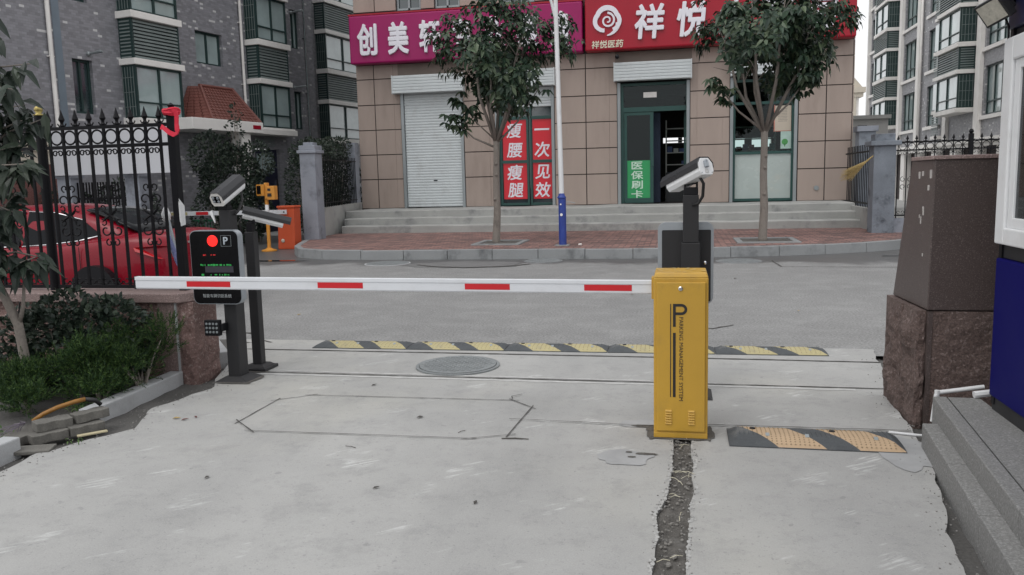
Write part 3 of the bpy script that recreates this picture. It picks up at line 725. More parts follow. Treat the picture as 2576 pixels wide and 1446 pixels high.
for a, b in ((-3.32, -2.99), (-2.35, -2.03), (-1.335, -1.04), (-.565, -.27)):
    g = MB(); g.hexa([boom_pt(a, 5.0385, zb + .018), boom_pt(b, 5.0385, zb + .018), boom_pt(b, 5.0405, zb + .018), boom_pt(a, 5.0405, zb + .018), boom_pt(a, 5.0385, zb + .056), boom_pt(b, 5.0385, zb + .056), boom_pt(b, 5.0405, zb + .056), boom_pt(a, 5.0405, zb + .056)])
    g.build('red_stripe', M['red'], bo)
g = MB(); g.hexa([boom_pt(bx0 - .012, 5.037, zb - .003), boom_pt(bx0 + .004, 5.037, zb - .003), boom_pt(bx0 + .004, 5.093, zb - .003), boom_pt(bx0 - .012, 5.093, zb - .003), boom_pt(bx0 - .012, 5.037, zb + .087), boom_pt(bx0 + .004, 5.037, zb + .087), boom_pt(bx0 + .004, 5.093, zb + .087), boom_pt(bx0 - .012, 5.093, zb + .087)])
g.build('end_cap', M['black'], bo, bevel=.006)
MB().box(-.15, -.128, 5.02, 5.11, .86, .995).build('boom_clamp', M['yellow'], G_, bevel=.004)

# ---------------------------------------------------------------- plate-reading cameras
def camera_unit(parent, front, rear, w=.105, h=.105, leds=False, back=False, cable=None, label='camera'):
    """weatherproof camera housing between two points (front = lens end)"""
    A, B = Vector(front), Vector(rear); d = (B - A); L = d.length; d.normalize()
    side = d.cross(Vector((0, 0, 1))).normalized(); up = side.cross(d).normalized()
    if up.z < 0: up = -up
    Mx = Matrix((side, d, up)).transposed()
    P = lambda x, y, z: A + Mx @ Vector((x, y, z))
    a, b = w / 2, h / 2
    sec = [(-a, -b * .55), (-a * .75, -b), (a * .75, -b), (a, -b * .55), (a, b * .35), (a * .55, b), (-a * .55, b), (-a, b * .35)]
    g = MB(); n = 8
    g.add([P(x, 0.012, z) for x, z in sec] + [P(x, L, z) for x, z in sec], [tuple(range(n)), tuple(range(2 * n - 1, n - 1, -1))] + [(i, (i + 1) % n, n + (i + 1) % n, n + i) for i in range(n)])
    hs_ = g.build('camera_housing', M['whitepaint'], parent, bevel=.004)
    k = 1.12
    g = MB(); arc = [(-a * k, -b * .15), (-a * k, b * .45), (-a * .62, b * k), (a * .62, b * k), (a * k, b * .45), (a * k, -b * .15)]
    arci = [(x * .955, z * .95) for x, z in arc]
    y0, y1 = (-.004 if leds else -.045), L + .012
    poly = arc + arci[::-1]; n = len(poly)
    g.add([P(x, y0, z) for x, z in poly] + [P(x, y1, z) for x, z in poly], [(i, (i + 1) % n, n + (i + 1) % n, n + i) for i in range(n)] + [(i, i + 1, n - 2 - i, n - 1 - i) for i in range(5)] + [(n + i, n + n - 1 - i, n + n - 2 - i, n + i + 1) for i in range(5)])
    g.build('sun_shield', mat('black_sun_shield', (.02, .021, .024), .3, var=.1), hs_, bevel=.002)
    if leds:
        g = MB(); g.add([P(x * .98, .0, z * .98) for x, z in sec] + [P(x * .98, .013, z * .98) for x, z in sec], [tuple(range(8))] + [(i, (i + 1) % 8, 8 + (i + 1) % 8, 8 + i) for i in range(8)]); g.build('front_plate', M['white'], hs_)
        g = MB(); q = [(-a * .6, -b * .45), (a * .6, -b * .45), (a * .6, b * .55), (-a * .6, b * .55)]; g.add([P(x, -.003, z) for x, z in q] + [P(x, .002, z) for x, z in q], [(0, 1, 2, 3), (0, 1, 5, 4), (1, 2, 6, 5), (2, 3, 7, 6), (3, 0, 4, 7)]); g.build('lens_window', M['blackgloss'], hs_)
        for sx in (-1, 1):
            for sz in (-.2, .75):
                g = MB(); g.lathe([(.011, 0), (.011, .006), (.007, .009)], P(sx * a * .36, -.0032, b * (sz * .55 - .1)), 12, Mx @ Matrix.Rotation(R(90), 3, 'X')); g.build('infrared_lamp', M['silver'], hs_, smooth=True, sharp=30)
    if back:
        g = MB(); q = [(x * .97, z * .97) for x, z in sec]; g.add([P(x, L + .014, z) for x, z in q] + [P(x, L, z) for x, z in q], [tuple(range(8))] + [(i, (i + 1) % 8, 8 + (i + 1) % 8, 8 + i) for i in range(8)]); g.build('back_plate', M['whitepaint'], hs_, bevel=.003)
        g = MB(); g.obox(P(0, L + .022, b * .25), (a * .26, .010, b * .38), Mx); g.lathe([(a * .2, 0), (a * .2, .012)], P(0, L + .02, b * .55), 12, Mx @ Matrix.Rotation(R(-90), 3, 'X')); g.build('padlock', M['silver'], hs_, bevel=.004)
        g = MB(); g.obox(P(0, L + .0155, -b * .55), (a * .24, .0012, b * .22), Mx); g.build('sticker', mat('grey_sticker', (.5, .5, .5), .6, var=.5, vscale=90), hs_)
        g = MB()
        for sx in (-.7, .7): g.lathe([(.004, 0), (.004, .004)], P(sx * a, L + .013, -b * .72), 8, Mx @ Matrix.Rotation(R(-90), 3, 'X'))
        g.build('screw', M['alu'], hs_)
    return Mx, P

def display_panel(parent, x0, x1, z0, z1, yf, depth, back=False):
    """rounded display box; black face to the south (or, seen from behind, a dark recessed back)"""
    sgn = 1
    g = MB(); g.prism(rrect(x0, x1, z0, z1, .055, 7), XZ, yf, yf + depth)
    o = g.build('display_panel', M['silver'], parent, smooth=True, sharp=35)
    return o

# --- left post: display with red lamp, camera, floodlight
Pst = thing('display_post', 'dark post carrying a black display panel with a red light and a camera on top', 'display post', (-3.61, 6.1, 0))
g = MB().box(-3.65, -3.54, 6.03, 6.165, .02, 1.12); g.box(-3.642, -3.548, 6.038, 6.157, 1.12, 1.42); g.build('pole', M['postgrey'], Pst, bevel=.006)
MB().hexa([(-3.745, 5.96, .008), (-3.445, 5.96, .008), (-3.445, 6.24, .008), (-3.745, 6.24, .008), (-3.665, 6.01, .05), (-3.525, 6.01, .05), (-3.525, 6.18, .05), (-3.665, 6.18, .05)]).build('base_flange', M['postgrey'], Pst, bevel=.004)
dp = display_panel(Pst, -3.935, -3.505, .665, 1.265, 5.945, .07)
MB().prism(rrect(-3.928, -3.512, .672, 1.258, .05, 7), XZ, 5.938, 5.944).build('front_panel', M['blackgloss'], dp, smooth=True, sharp=35)
lampx, lampz = -3.728, 1.18
g = MB(); g.lathe([(.046, 0), (.046, .004), (.043, .006)], (lampx, 5.938, lampz), 28, Matrix.Rotation(R(90), 3, 'X')); g.build('red_lamp', emit('red_led_lamp', (1., .02, .015), 1.15), dp)
g = MB()
for a, b, c_, d_ in ((-3.655, -3.565, 1.135, 1.137), (-3.655, -3.565, 1.221, 1.223), (-3.655, -3.653, 1.137, 1.221), (-3.567, -3.565, 1.137, 1.221)): g.box(a, b, 5.9362, 5.938, c_, d_)
g.build('sign_border', M['alu'], dp)
text('lettering', 'P', .085, mat('grey_white_print', (.45, .5, .55), .5), dp, (-3.61, 5.937, 1.18), extrude=.0006, bold=.0015)
text('lettering', '智能车牌识别系统', .032, mat('dim_print', (.32, .34, .35), .5), dp, (-3.72, 5.937, .735), extrude=.0005)
LEDG = emit('green_led_text', (.05, .75, .15), .2); LEDR = emit('red_led_text', (.9, .03, .03), .35)
def dots(name, m_, x0, x1, z, n, seed):
    g = MB(); rnd = random.Random(seed); x = x0
    while x < x1:
        L = rnd.choice((.008, .014, .022, .004)); 
        if rnd.random() < .8: g.box(x, min(x + L, x1), 5.9366, 5.938, z - .003 - .005 * rnd.random(), z + .004 + .005 * rnd.random())
        x += L + rnd.choice((.003, .004, .012))
    g.build(name, m_, dp)
dots('led_text', LEDR, -3.82, -3.795, 1.067, 3, 1); dots('led_text', LEDR, -3.752, -3.69, 1.067, 5, 2)
dots('led_text', LEDG, -3.85, -3.805, .985, 3, 3); dots('led_text', LEDG, -3.785, -3.575, .985, 9, 4)
dots('led_text', LEDG, -3.845, -3.79, .905, 4, 5); dots('led_text', LEDG, -3.765, -3.60, .905, 9, 6)
MB().box(-3.81, -3.56, 5.9372, 5.9381, .925, .975).build('led_module', mat('led_module_face', (.035, .033, .045), .4), dp)
dp.location.x += .075
camera_unit(Pst, (-3.605, 5.96, 1.505), (-3.565, 6.24, 1.645), .12, .115, leds=True)
g = MB().box(-3.65, -3.57, 6.05, 6.13, 1.42, 1.45); g.box(-3.645, -3.63, 6.06, 6.12, 1.45, 1.54); g.box(-3.59, -3.575, 6.06, 6.12, 1.45, 1.54); g.build('bracket', M['black'], Pst, bevel=.003)
MB().tube([(-3.60, 6.22, 1.60), (-3.545, 6.24, 1.57), (-3.525, 6.22, 1.50), (-3.52, 6.15, 1.42), (-3.535, 6.10, 1.38)], .010, 8).build('cable', M['cable'], Pst, smooth=True)
MB().hexa([(-3.70, 6.0, 1.40), (-3.66, 6.0, 1.32), (-3.655, 6.01, 1.32), (-3.675, 6.02, 1.42), (-3.70, 5.998, 1.405), (-3.66, 5.998, 1.325), (-3.655, 5.998, 1.325), (-3.675, 5.998, 1.425)]).build('tape_flap', M['whitepaint'], Pst)
fl = MB(); fl.box(-3.775, -3.64, 5.925, 5.97, .405, .535); flo = fl.build('floodlight', M['black'], Pst, bevel=.006)
g = MB()
for i in range(4):
    for j in range(3): g.lathe([(.011, 0), (.009, .004)], (-3.753 + i * .030, 5.925, .437 + j * .034), 10, Matrix.Rotation(R(90), 3, 'X'))
g.build('led_lens', mat('grey_led_lens', (.22, .24, .25), .15), flo)
MB().box(-3.65, -3.62, 5.94, 6.03, .44, .50).build('lamp_bracket', M['black'], Pst, bevel=.004)

# --- pole behind it with a camera looking the other way
P2 = thing('camera_pole', 'slim dark camera pole standing behind the display post and aimed at the road', 'camera pole', (-3.60, 6.46, 0))
g = MB(); g.box(-3.65, -3.565, 6.43, 6.51, .04, 1.22); g.build('pole', M['postgrey'], P2, bevel=.006)
MB().box(-3.73, -3.49, 6.35, 6.59, .008, .035).hexa([(-3.71, 6.37, .035), (-3.51, 6.37, .035), (-3.51, 6.57, .035), (-3.71, 6.57, .035), (-3.68, 6.40, .06), (-3.54, 6.40, .06), (-3.54, 6.54, .06), (-3.68, 6.54, .06)]).build('base_flange', M['postgrey'], P2, bevel=.004)
camera_unit(P2, (-3.36, 6.62, 1.285), (-3.66, 6.46, 1.385), .105, .10)
MB().box(-3.635, -3.58, 6.44, 6.50, 1.22, 1.30).box(-3.62, -3.56, 6.455, 6.50, 1.29, 1.325).build('bracket', M['black'], P2, bevel=.004)
MB().tube([(-3.67, 6.47, 1.36), (-3.71, 6.46, 1.30), (-3.67, 6.45, 1.2)], .008, 8).build('cable', M['cable'], P2, smooth=True)

# --- right post behind the cabinet: display seen from behind
P3 = thing('display_post', 'dark post with the back of a display panel and a camera behind the yellow cabinet', 'display post', (.10, 6.0, 0))
g = MB(); g.box(.045, .155, 5.95, 6.06, 1.13, 1.47); g.box(.035, .165, 5.94, 6.07, .02, 1.13); g.build('pole', M['postgrey'], P3, bevel=.005)
MB().hexa([(-.06, 5.84, .008), (.26, 5.84, .008), (.26, 6.16, .008), (-.06, 6.16, .008), (.01, 5.91, .05), (.19, 5.91, .05), (.19, 6.1, .05), (.01, 6.1, .05)]).build('base_flange', M['postgrey'], P3, bevel=.004)
g = MB(); dpo = g.prism(rrect(-.135, .265, .67, 1.27, .055, 7), XZ, 6.085, 6.155).build('display_panel', M['silver'], P3, smooth=True, sharp=35)
MB().prism(rrect(-.105, .245, .69, 1.215, .008, 2), XZ, 6.079, 6.084).build('back_panel', M['postgrey'], dpo)
MB().prism(rrect(-.125, .255, .68, 1.26, .05, 6), XZ, 6.156, 6.162).build('front_panel', M['blackgloss'], dpo)
g = MB(); g.lathe([(.013, 0), (.013, .007), (.008, .009)], (.205, 6.079, .975), 14, Matrix.Rotation(R(90), 3, 'X')); g.build('lock', M['chrome'], dpo, smooth=True, sharp=30)
camera_unit(P3, (-.035, 6.16, 1.545), (.19, 5.86, 1.665), .125, .125, back=True)
g = MB().box(.05, .15, 5.955, 6.055, 1.47, 1.525); g.box(.052, .066, 5.97, 6.04, 1.525, 1.60); g.box(.135, .149, 5.97, 6.04, 1.525, 1.62); g.box(.06, .14, 5.98, 6.03, 1.545, 1.555); g.build('bracket', M['black'], P3, bevel=.003)
MB().tube([(.155, 5.88, 1.60), (.185, 5.90, 1.55), (.18, 5.92, 1.46), (.15, 5.935, 1.41), (.11, 5.945, 1.40)], .011, 8).build('cable', M['cable'], P3, smooth=True)
# ================================================================ SHOP BUILDING
F0 = 25.6
ST = thing('shop_steps', 'three long grey concrete steps rising to the shop fronts', 'steps', (-2.4, 23.3, .195))
def wavy_step(x0, x1, y0, y1, z0, z1, seed):
    g = MB(); n = 60
    for i in range(n):
        pass
    vs = []; fs = []
    for i in range(n + 1):
        x = x0 + (x1 - x0) * i / n; w_ = .022 * noise.noise(Vector((x * .9, seed, 0))); e = .016 * noise.noise(Vector((x * 1.7, seed + 5, 0)))
        vs += [(x, y0 + e, z0), (x, y0 + e, z1 + w_ - .02), (x, y0 + e + .02, z1 + w_), (x, y1, z1 + w_), (x, y1, z0)]
    for i in range(n):
        for k in range(5): fs.append((i * 5 + k, (i + 1) * 5 + k, (i + 1) * 5 + (k + 1) % 5, i * 5 + (k + 1) % 5))
    fs += [(0, 1, 2, 3, 4), tuple(n * 5 + k for k in (4, 3, 2, 1, 0))]
    return g.add(vs, fs)
wavy_step(-9.55, 4.62, 22.32, 22.95, .15, .40, 1).build('step', M['stepconc'], ST)
wavy_step(-9.70, 4.66, 22.90, 23.55, .15, .60, 2).build('step', M['stepconc'], ST)
wavy_step(-9.90, 4.72, 23.50, 25.58, .15, .80, 3).build('step', M['stepconc'], ST)

B_ = thing('shop_building', 'brown tiled two storey shop building with magenta and red signboards', 'building', (-2.6, 26, 0))
ops = [(-8.72, -6.66), (-5.62, -3.74), (-1.78, .38), (1.56, 3.48)]
cols = [(-10.2, -8.72), (-6.66, -5.62), (-3.74, -1.78), (.38, 1.56), (3.48, 5.0)]
wl = MB()
for a, b in cols: wl.box(a, b, F0 + .03, F0 + .35, 0, 5.0)
for a, b in ops: wl.box(a, b, F0 + .03, F0 + .35, 0, .79)
wl.box(-10.2, 5.0, F0 + .03, F0 + .35, 5.001, 7.05); wl.box(-10.2, 5.0, F0 + .031, F0 + .35, 8.65, 11.5)
ups = [(-8.75, -7.94), (-7.48, -6.67), (-5.4, -4.3), (-1.9, -.6), (1.4, 2.6)]
prev = -10.2
for a, b in ups + [(5.0, 5.0)]:
    wl.box(prev, a, F0 + .032, F0 + .35, 7.051, 8.649); prev = b
wl.box(-10.2, -9.9, F0 + .351, 36, 0, 11.5); wl.box(4.7, 5.0, F0 + .351, 36, 0, 11.5)
# back wall with slots added to let daylight show as bright gaps
for a, b, c_, d_ in ((-9.899, -.5, 0, 4.6), (.75, 1.5, 0, 4.6), (3.4, 4.699, 0, 4.6), (-.499, .749, 0, 2.86), (1.501, 3.399, 0, 2.62), (-.499, .749, 3.06, 4.6), (1.501, 3.399, 2.95, 4.6), (.05, .2, 2.87, 3.05), (1.9, 2.1, 2.63, 2.94), (2.45, 2.7, 2.63, 2.94)): wl.box(a, b, 31.5, 31.7, c_, d_)
wl.box(-9.899, 4.699, F0 + .351, 36, 4.62, 4.98); wl.box(-9.899, 4.699, F0 + .351, 31.49, .5, .79)
wl.box(-2.2, -2.0, F0 + .351, 31.49, .8, 4.61)
wl.box(-9.899, 4.699, F0 + .36, 35.9, 11.2, 11.49)
wl.build('wall', M['joint'], B_)
# tile cladding: each tile proud of the dark joint
zs = [.8, 1.75, 2.545, 3.34, 4.14, 4.955, 5.41]
def tiles(xa, xb, y=F0, zz=zs, j=.015, jl=.015, jr=.015):
    cl = MB()
    for z0, z1 in zip(zz[:-1], zz[1:]): cl.box(xa + jl, xb - jr, y, y + .029, z0 + j, z1 - j)
    cl.build('tile_cladding', M['shopwall'], B_)
for a, b, y, jl, jr in ((-10.2, -9.6, 0, .015, .015), (-9.6, -8.95, 0, .015, .0), (-8.95, -8.74, .014, .001, .0), (-6.64, -6.46, .014, 0, .001), (-6.46, -5.82, 0, 0, 0), (-5.82, -5.64, .014, .001, 0), (-3.72, -3.55, .014, 0, .001), (-3.55, -2.75, 0, 0, .015), (-2.75, -2.03, 0, .015, 0),
                (-2.03, -1.80, .014, .001, 0), (.40, .60, .014, 0, .001), (.60, 1.34, 0, 0, 0), (1.34, 1.54, .014, .001, 0), (3.50, 4.27, 0, .015, .015), (4.27, 4.99, 0, .015, .015)): tiles(a, b, F0 + y, jl=jl, jr=jr)
zz2 = [7.05, 7.86, 8.65]; prev = -10.2
for a, b in ups + [(4.99, 5.0)]:
    L = a - prev; k = max(1, round(L / .85))
    for i in range(k): tiles(prev + L * i / k, prev + L * (i + 1) / k, F0, zz2)
    prev = b
xx = -10.2
for i in range(14): tiles(xx + i * 1.085, xx + (i + 1) * 1.085, F0, [8.66, 9.4, 10.2, 11.0, 11.5])
cl = MB()
for i in range(10): # east side
    for z0, z1 in zip(zs[:-1] + [5.4, 6.2, 7.0, 7.8], zs[1:] + [6.2, 7.0, 7.8, 8.6]): cl.box(5.0, 5.025, F0 + i * 1.0 + .016, F0 + i + .985, z0 + .016, z1 - .016)
cl.build('tile_cladding', M['shopwall'], B_)
Mlt = mat('lintel_recess_shade', (.20, .165, .14), .7)  # darker colour stands in for the shaded recess above the openings
for a, b in ops: MB().box(a - .06, b + .06, F0 + .0, F0 + .029, 5.02, 5.39).build('lintel_panel', Mlt, B_)
# upper windows
for a, b in ups:
    f = MB(); f.box(a, a + .06, F0 + .1, F0 + .16, 7.06, 8.64).box(b - .06, b, F0 + .1, F0 + .16, 7.06, 8.64).box((a + b) / 2 - .03, (a + b) / 2 + .03, F0 + .1, F0 + .16, 7.06, 8.64).box(a + .06, b - .06, F0 + .1, F0 + .16, 7.06, 7.12)
    fo = f.build('window', M['alu'], B_); MB().box(a + .01, b - .01, F0 + .17, F0 + .18, 7.06, 8.64).build('pane', M['panedark'], fo)

def shutter_slats(name, x0, x1, z0, z1, y, parent, pitch=.088):
    vs = []; fs = []; n = int((z1 - z0) / pitch); prof = [(0, 0), (.012, .1), (.018, .45), (.012, .8), (.0, .92)]
    for i in range(n):
        for dy, t in prof:
            z = z0 + (i + t) * pitch; vs += [(x0, y - dy, z), (x1, y - dy, z)]
    vs += [(x0, y, z1), (x1, y, z1)]
    for i in range(len(vs) // 2 - 1): fs.append((2 * i, 2 * i + 1, 2 * i + 3, 2 * i + 2))
    return MB().add(vs, fs).build(name, M['shutter'], parent)
def shutter_box(x0, x1, z0, z1, parent):
    n = 6; g = MB(); h = (z1 - z0) / n; vs = []; fs = []
    for i in range(n):
        for dy, t in ((0, 0), (.016, .12), (.016, .72), (.0, .86)): vs += [(x0, F0 - .26 - dy, z0 + (i + t) * h), (x1, F0 - .26 - dy, z0 + (i + t) * h)]
    vs += [(x0, F0 - .26, z1), (x1, F0 - .26, z1)]
    for i in range(len(vs) // 2 - 1): fs.append((2 * i, 2 * i + 1, 2 * i + 3, 2 * i + 2))
    g.add(vs, fs); g.box(x0, x1, F0 - .255, F0 - .002, z0, z1); g.box(x0 - .03, x0 - .001, F0 - .29, F0 - .002, z0 - .01, z1 + .01); g.box(x1 + .001, x1 + .03, F0 - .29, F0 - .002, z0 - .01, z1 + .01)
    return g.build('shutter_box', M['shutter'], parent)
def guides(a, b, z1, parent, y=F0 + .05, wd=.09):
    for q in (a, b - wd): MB().box(q, q + wd, y - .07, y + .06, .8, z1).build('guide_rail', M['alu'], parent)

# shop 1: closed roller shutter
so_ = shutter_slats('roller_shutter', -8.62, -6.76, .82, 4.48, F0 + .08, B_); guides(-8.72, -6.66, 4.48, so_); shutter_box(-8.88, -6.60, 4.45, 5.0, so_)
MB().box(-7.72, -7.60, F0 + .045, F0 + .062, 1.66, 1.69).build('shutter_lock', M['black'], so_)
# shop 1 door: red posters behind green mullions
df = MB(); fy = F0 + .14
for a, b in ((-5.52, -5.44), (-4.64, -4.58), (-4.54, -4.48), (-3.85, -3.74)): df.box(a, b, fy - .05, fy + .05, .82, 3.95)
for z in (.82, 2.16, 3.52): df.box(-5.44, -4.64, fy - .045, fy + .045, z, z + .08).box(-4.48, -3.85, fy - .045, fy + .045, z, z + .08)
dfo = df.build('poster_door', M['greendoor'], B_)
MB().box(-5.44, -3.86, fy + .02, fy + .035, .83, 3.94).build('pane', M['panedark'], dfo)
guides(-5.62, -3.74, 4.48, dfo); s2 = shutter_slats('half_shutter', -5.50, -3.84, 3.88, 4.48, F0 + .06, dfo); shutter_box(-5.68, -3.70, 4.49, 5.0, dfo)
POST = [(-5.42, -4.66, 2.25, 3.50, '瘦腰'), (-4.46, -3.86, 2.25, 3.50, '一次'), (-5.42, -4.66, 1.02, 2.15, '瘦腿'), (-4.46, -3.86, 1.02, 2.15, '见效')]
for a, b, c_, d_, s_ in POST:
    p = MB().box(a, b, fy + .004, fy + .018, c_, d_).build('poster', M['posterred'], dfo); h = (d_ - c_) / 2
    for k, ch in enumerate(s_):
        tz = d_ - h * (k + .5) + (.0 if ch != '一' else 0)
        t_ = text('lettering', ch, .50, M['letter'], dfo, ((a + b) / 2, fy + .003, tz), extrude=.0005, bold=.009, shear=.12, sx=1.0)
# pharmacy door: transom, left leaf with green poster, right leaf open
ff = MB()
for a, b in ((-1.69, -1.60), (.27, .36)): ff.box(a, b, fy - .05, fy + .05, .82, 4.46)
ff.box(-1.60, .27, fy - .05, fy + .05, 3.60, 3.74).box(-1.60, .27, fy - .05, fy + .05, 4.38, 4.46)
fo = ff.build('pharmacy_door', M['greendoor'], B_)
MB().box(-1.60, .27, fy, fy + .01, 3.74, 4.38).build('pane', M['glass'], fo)
lf = MB(); lf.box(-1.59, -1.50, fy - .03, fy + .03, .83, 3.59).box(-.80, -.70, fy - .03, fy + .03, .83, 3.59).box(-1.50, -.80, fy - .03, fy + .03, .83, .98).box(-1.50, -.80, fy - .03, fy + .03, 3.50, 3.59); lf.box(-.78, -.69, fy - .06, fy - .031, 1.95, 2.35)
lf.build('door_leaf', M['greendoor'], fo); MB().box(-1.50, -.80, fy + .004, fy + .012, .98, 3.50).build('pane', M['glass'], fo)
lf = MB(); 
for a, b in ((26.0, 26.08), (26.72, 26.8)): lf.box(.22, .27, a, b, .83, 3.59)
lf.box(.22, .27, 26.08, 26.72, .83, .98).box(.22, .27, 26.08, 26.72, 3.5, 3.59); lf.build('door_leaf', M['greendoor'], fo)
MB().box(.24, .25, 26.08, 26.72, .98, 3.5).build('pane', M['glass'], fo)
MB().box(-.83, -.50, fy + .5, fy + .56, .82, 3.59).build('curtain_strip', mat('dark_blue_curtain', (.02, .03, .055), .8), fo)
gp = MB().box(-1.60, -.80, fy - .012, fy + .002, .96, 2.13).build('poster', M['postergreen'], fo)
for k, ch in enumerate('医保刷卡'): text('lettering', ch, .33, mat('pale_green_white', (.55, .72, .6), .5), fo, (-1.20, fy - .014, 1.98 - k * .295 - (.0 if k < 3 else .0)), extrude=.0005, bold=.006, sx=1.15, sz=.82)
MB().box(-1.0, -.6, fy - .012, fy - .004, 4.02, 4.18).build('notice_sheet', M['white'], fo)
guides(-1.78, .38, 4.48, fo); shutter_box(-1.84, .41, 4.51, 5.05, fo)
# pharmacy window
wf = MB()
for a, b in ((1.64, 1.72), (3.33, 3.41)): wf.box(a, b, fy - .05, fy + .05, .82, 4.42)
for z in (.82, 2.22, 3.68, 4.34): wf.box(1.72, 3.33, fy - .045, fy + .045, z, z + .08)
wf.box(2.49, 2.53, fy - .04, fy + .04, .90, 2.22)
wo = wf.build('shop_window', M['greendoor'], B_)
MB().box(1.72, 3.33, fy, fy + .01, 2.30, 3.68).box(1.72, 3.33, fy, fy + .01, 3.76, 4.34).build('pane', M['glass'], wo)
MB().box(1.72, 2.49, fy - .005, fy + .008, .90, 2.22).box(2.53, 3.33, fy - .005, fy + .008, .90, 2.22).build('frosted_pane', mat('frosted_pane', (.40, .46, .44), .25, var=.1, vscale=1.2, dirt=(.48, .47, .40), dscale=1.5, damt=.5, coat=.4), wo)
guides(1.56, 3.48, 4.48, wo); shutter_box(1.58, 3.47, 4.51, 5.02, wo)
pz = MB().box(2.86, 3.32, fy - .012, fy - .003, 2.89, 3.62).build('certificate', mat('cream_certificate', (.50, .44, .36), .6, var=.1), wo)
MB().box(2.83, 2.859, fy - .013, fy - .004, 2.87, 3.64).box(2.86, 3.32, fy - .013, fy - .004, 2.87, 2.889).build('certificate_border', mat('faded_red_border', (.45, .18, .14), .6), wo)
g = MB(); rnd = random.Random(4)
for i in range(9):
    z = 3.52 - i * .045; x = 2.95
    while x < 3.2: L = rnd.uniform(.01, .03); g.box(x, x + L, fy - .0135, fy - .0121, z, z + .014); x += L + .008
g.build('fine_print', mat('grey_print', (.18, .17, .16), .7), wo)
MB().box(3.03, 3.33, fy - .0125, fy - .003, 2.36, 2.87).build('leaflet', mat('pale_green_leaflet', (.38, .52, .47), .6, var=.2, vscale=6), wo)
g = MB(); g.lathe([(.09, 0), (.09, .002)], (3.15, fy - .0127, 2.56), 16, Matrix.Rotation(R(90), 3, 'X')); g.box(3.135, 3.165, fy - .0147, fy - .0127, 2.42, 2.50); g.build('leaflet_print', mat('leaf_green_print', (.07, .28, .08), .6), wo)
g = MB(); g.lathe([(.0, 0), (.07, 0), (.07, .03), (.04, .03)], (4.05, F0, 1.18), 18, Matrix.Rotation(R(90), 3, 'X')); g.build('pipe_stub', M['alu'], B_)

# ---- signboards
SG = thing('shop_sign', 'magenta shop signboard with thick white Chinese lettering', 'signboard', (-6.48, 25.3, 5.4))
sb = MB().hexa([(-10.2, 25.16, 5.40), (-2.78, 25.16, 5.40), (-2.78, 25.58, 5.40), (-10.2, 25.58, 5.40), (-10.2, 25.16, 6.88), (-2.78, 25.16, 6.88), (-2.78, 25.58, 6.88), (-10.2, 25.58, 6.88)]).build('board', M['mag'], SG, bevel=.05, seg=3)
MB().box(-10.21, -2.77, 25.17, 25.57, 6.881, 6.93).build('top_edge', M['signred'], SG)
for i, ch in enumerate('创美轩专业瘦身'):
    text('letter', ch, .98, M['letter'], SG, (-9.58 + i * 1.027, 25.13, 6.12), extrude=.035, bold=.024, bev=.008, sx=.70, sz=1.02)
text('phone_number', '678', .22, M['letter'], SG, (-3.27, 25.15, 5.545), extrude=.006, bold=.004)
SR = thing('shop_sign', 'red pharmacy signboard with white cloud emblem and lettering', 'signboard', (1.15, 25.3, 5.4))
MB().box(-2.70, 4.96, 25.14, 25.58, 5.40, 6.98).build('board', M['signred'], SR, bevel=.05, seg=3)
for i in range(7):
    pass
for i, ch in enumerate('祥悦大药房'):
    text('letter', ch, 1.02, M['letter'], SR, (-.79 + i * 1.20, 25.11, 6.15), extrude=.04, bold=.022, bev=.008, shear=.10, sx=.86, sz=1.0)
text('small_lettering', '祥悦医药', .235, mat('cream_letters', (.70, .66, .52), .45), SR, (-2.03, 25.13, 5.575), extrude=.006, bold=.004, shear=.1, spacing=1.02)
# cloud emblem: lobed ring opening at lower right, with a spiral inside and a tail
def ribbon(mb, pts, ws, y0, y1):
    n = len(pts); P = [Vector(p) for p in pts]; L = []; Rr = []
    for i in range(n):
        t = (P[min(i + 1, n - 1)] - P[max(i - 1, 0)]).normalized(); nrm = Vector((-t.y, t.x)); L.append(P[i] + nrm * ws[i] / 2); Rr.append(P[i] - nrm * ws[i] / 2)
    for i in range(n - 1):
        q = [L[i], Rr[i], Rr[i + 1], L[i + 1]]; mb.hexa([(a.x, y0, a.y) for a in q] + [(a.x, y1, a.y) for a in q])
em = MB(); cx, cz = -2.03, 6.27; pts = []; ws = []
for i in range(70):
    a = R(-62 + 318 * i / 69); lob = .30 + .045 * abs(math.sin((a - R(90)) * 1.5 + R(90))) ; pts.append((cx + lob * 1.08 * math.cos(a), cz + lob * math.sin(a))); ws.append(.15 - .04 * abs(i - 35) / 35)
pts = pts[::-1]; ws = ws[::-1]
ribbon(em, pts, ws, 25.14, 25.085)
pts = []; ws = []
for i in range(60):
    a = R(90 - 560 * i / 59); r_ = .22 - .185 * i / 59; pts.append((cx + .01 + r_ * math.cos(a), cz - .02 + r_ * math.sin(a))); ws.append(.062 - .025 * i / 59)
ribbon(em, pts, ws, 25.14, 25.09)
pts = []; ws = []
for i in range(24):
    t = i / 23; a = R(-20 - 75 * t); r_ = .33 + .14 * t; pts.append((cx + .03 + r_ * math.cos(a) * .95, cz + .02 + r_ * math.sin(a))); ws.append(.13 * (1 - t) ** .7 + .02)
ribbon(em, pts, ws, 25.14, 25.088)
em.build('emblem', M['letter'], SR)
g = MB(); g.lathe([(.02, 0), (.06, .02), (.06, .14), (.02, .16)], (-1.75, 25.3, 5.2), 12, Matrix.Rotation(R(90), 3, 'X')); g.box(-1.77, -1.73, 25.2, 25.6, 5.22, 5.28); tag(g.build('wall_camera', M['black']), 'small black camera under the red signboard above the shutter box', 'camera')

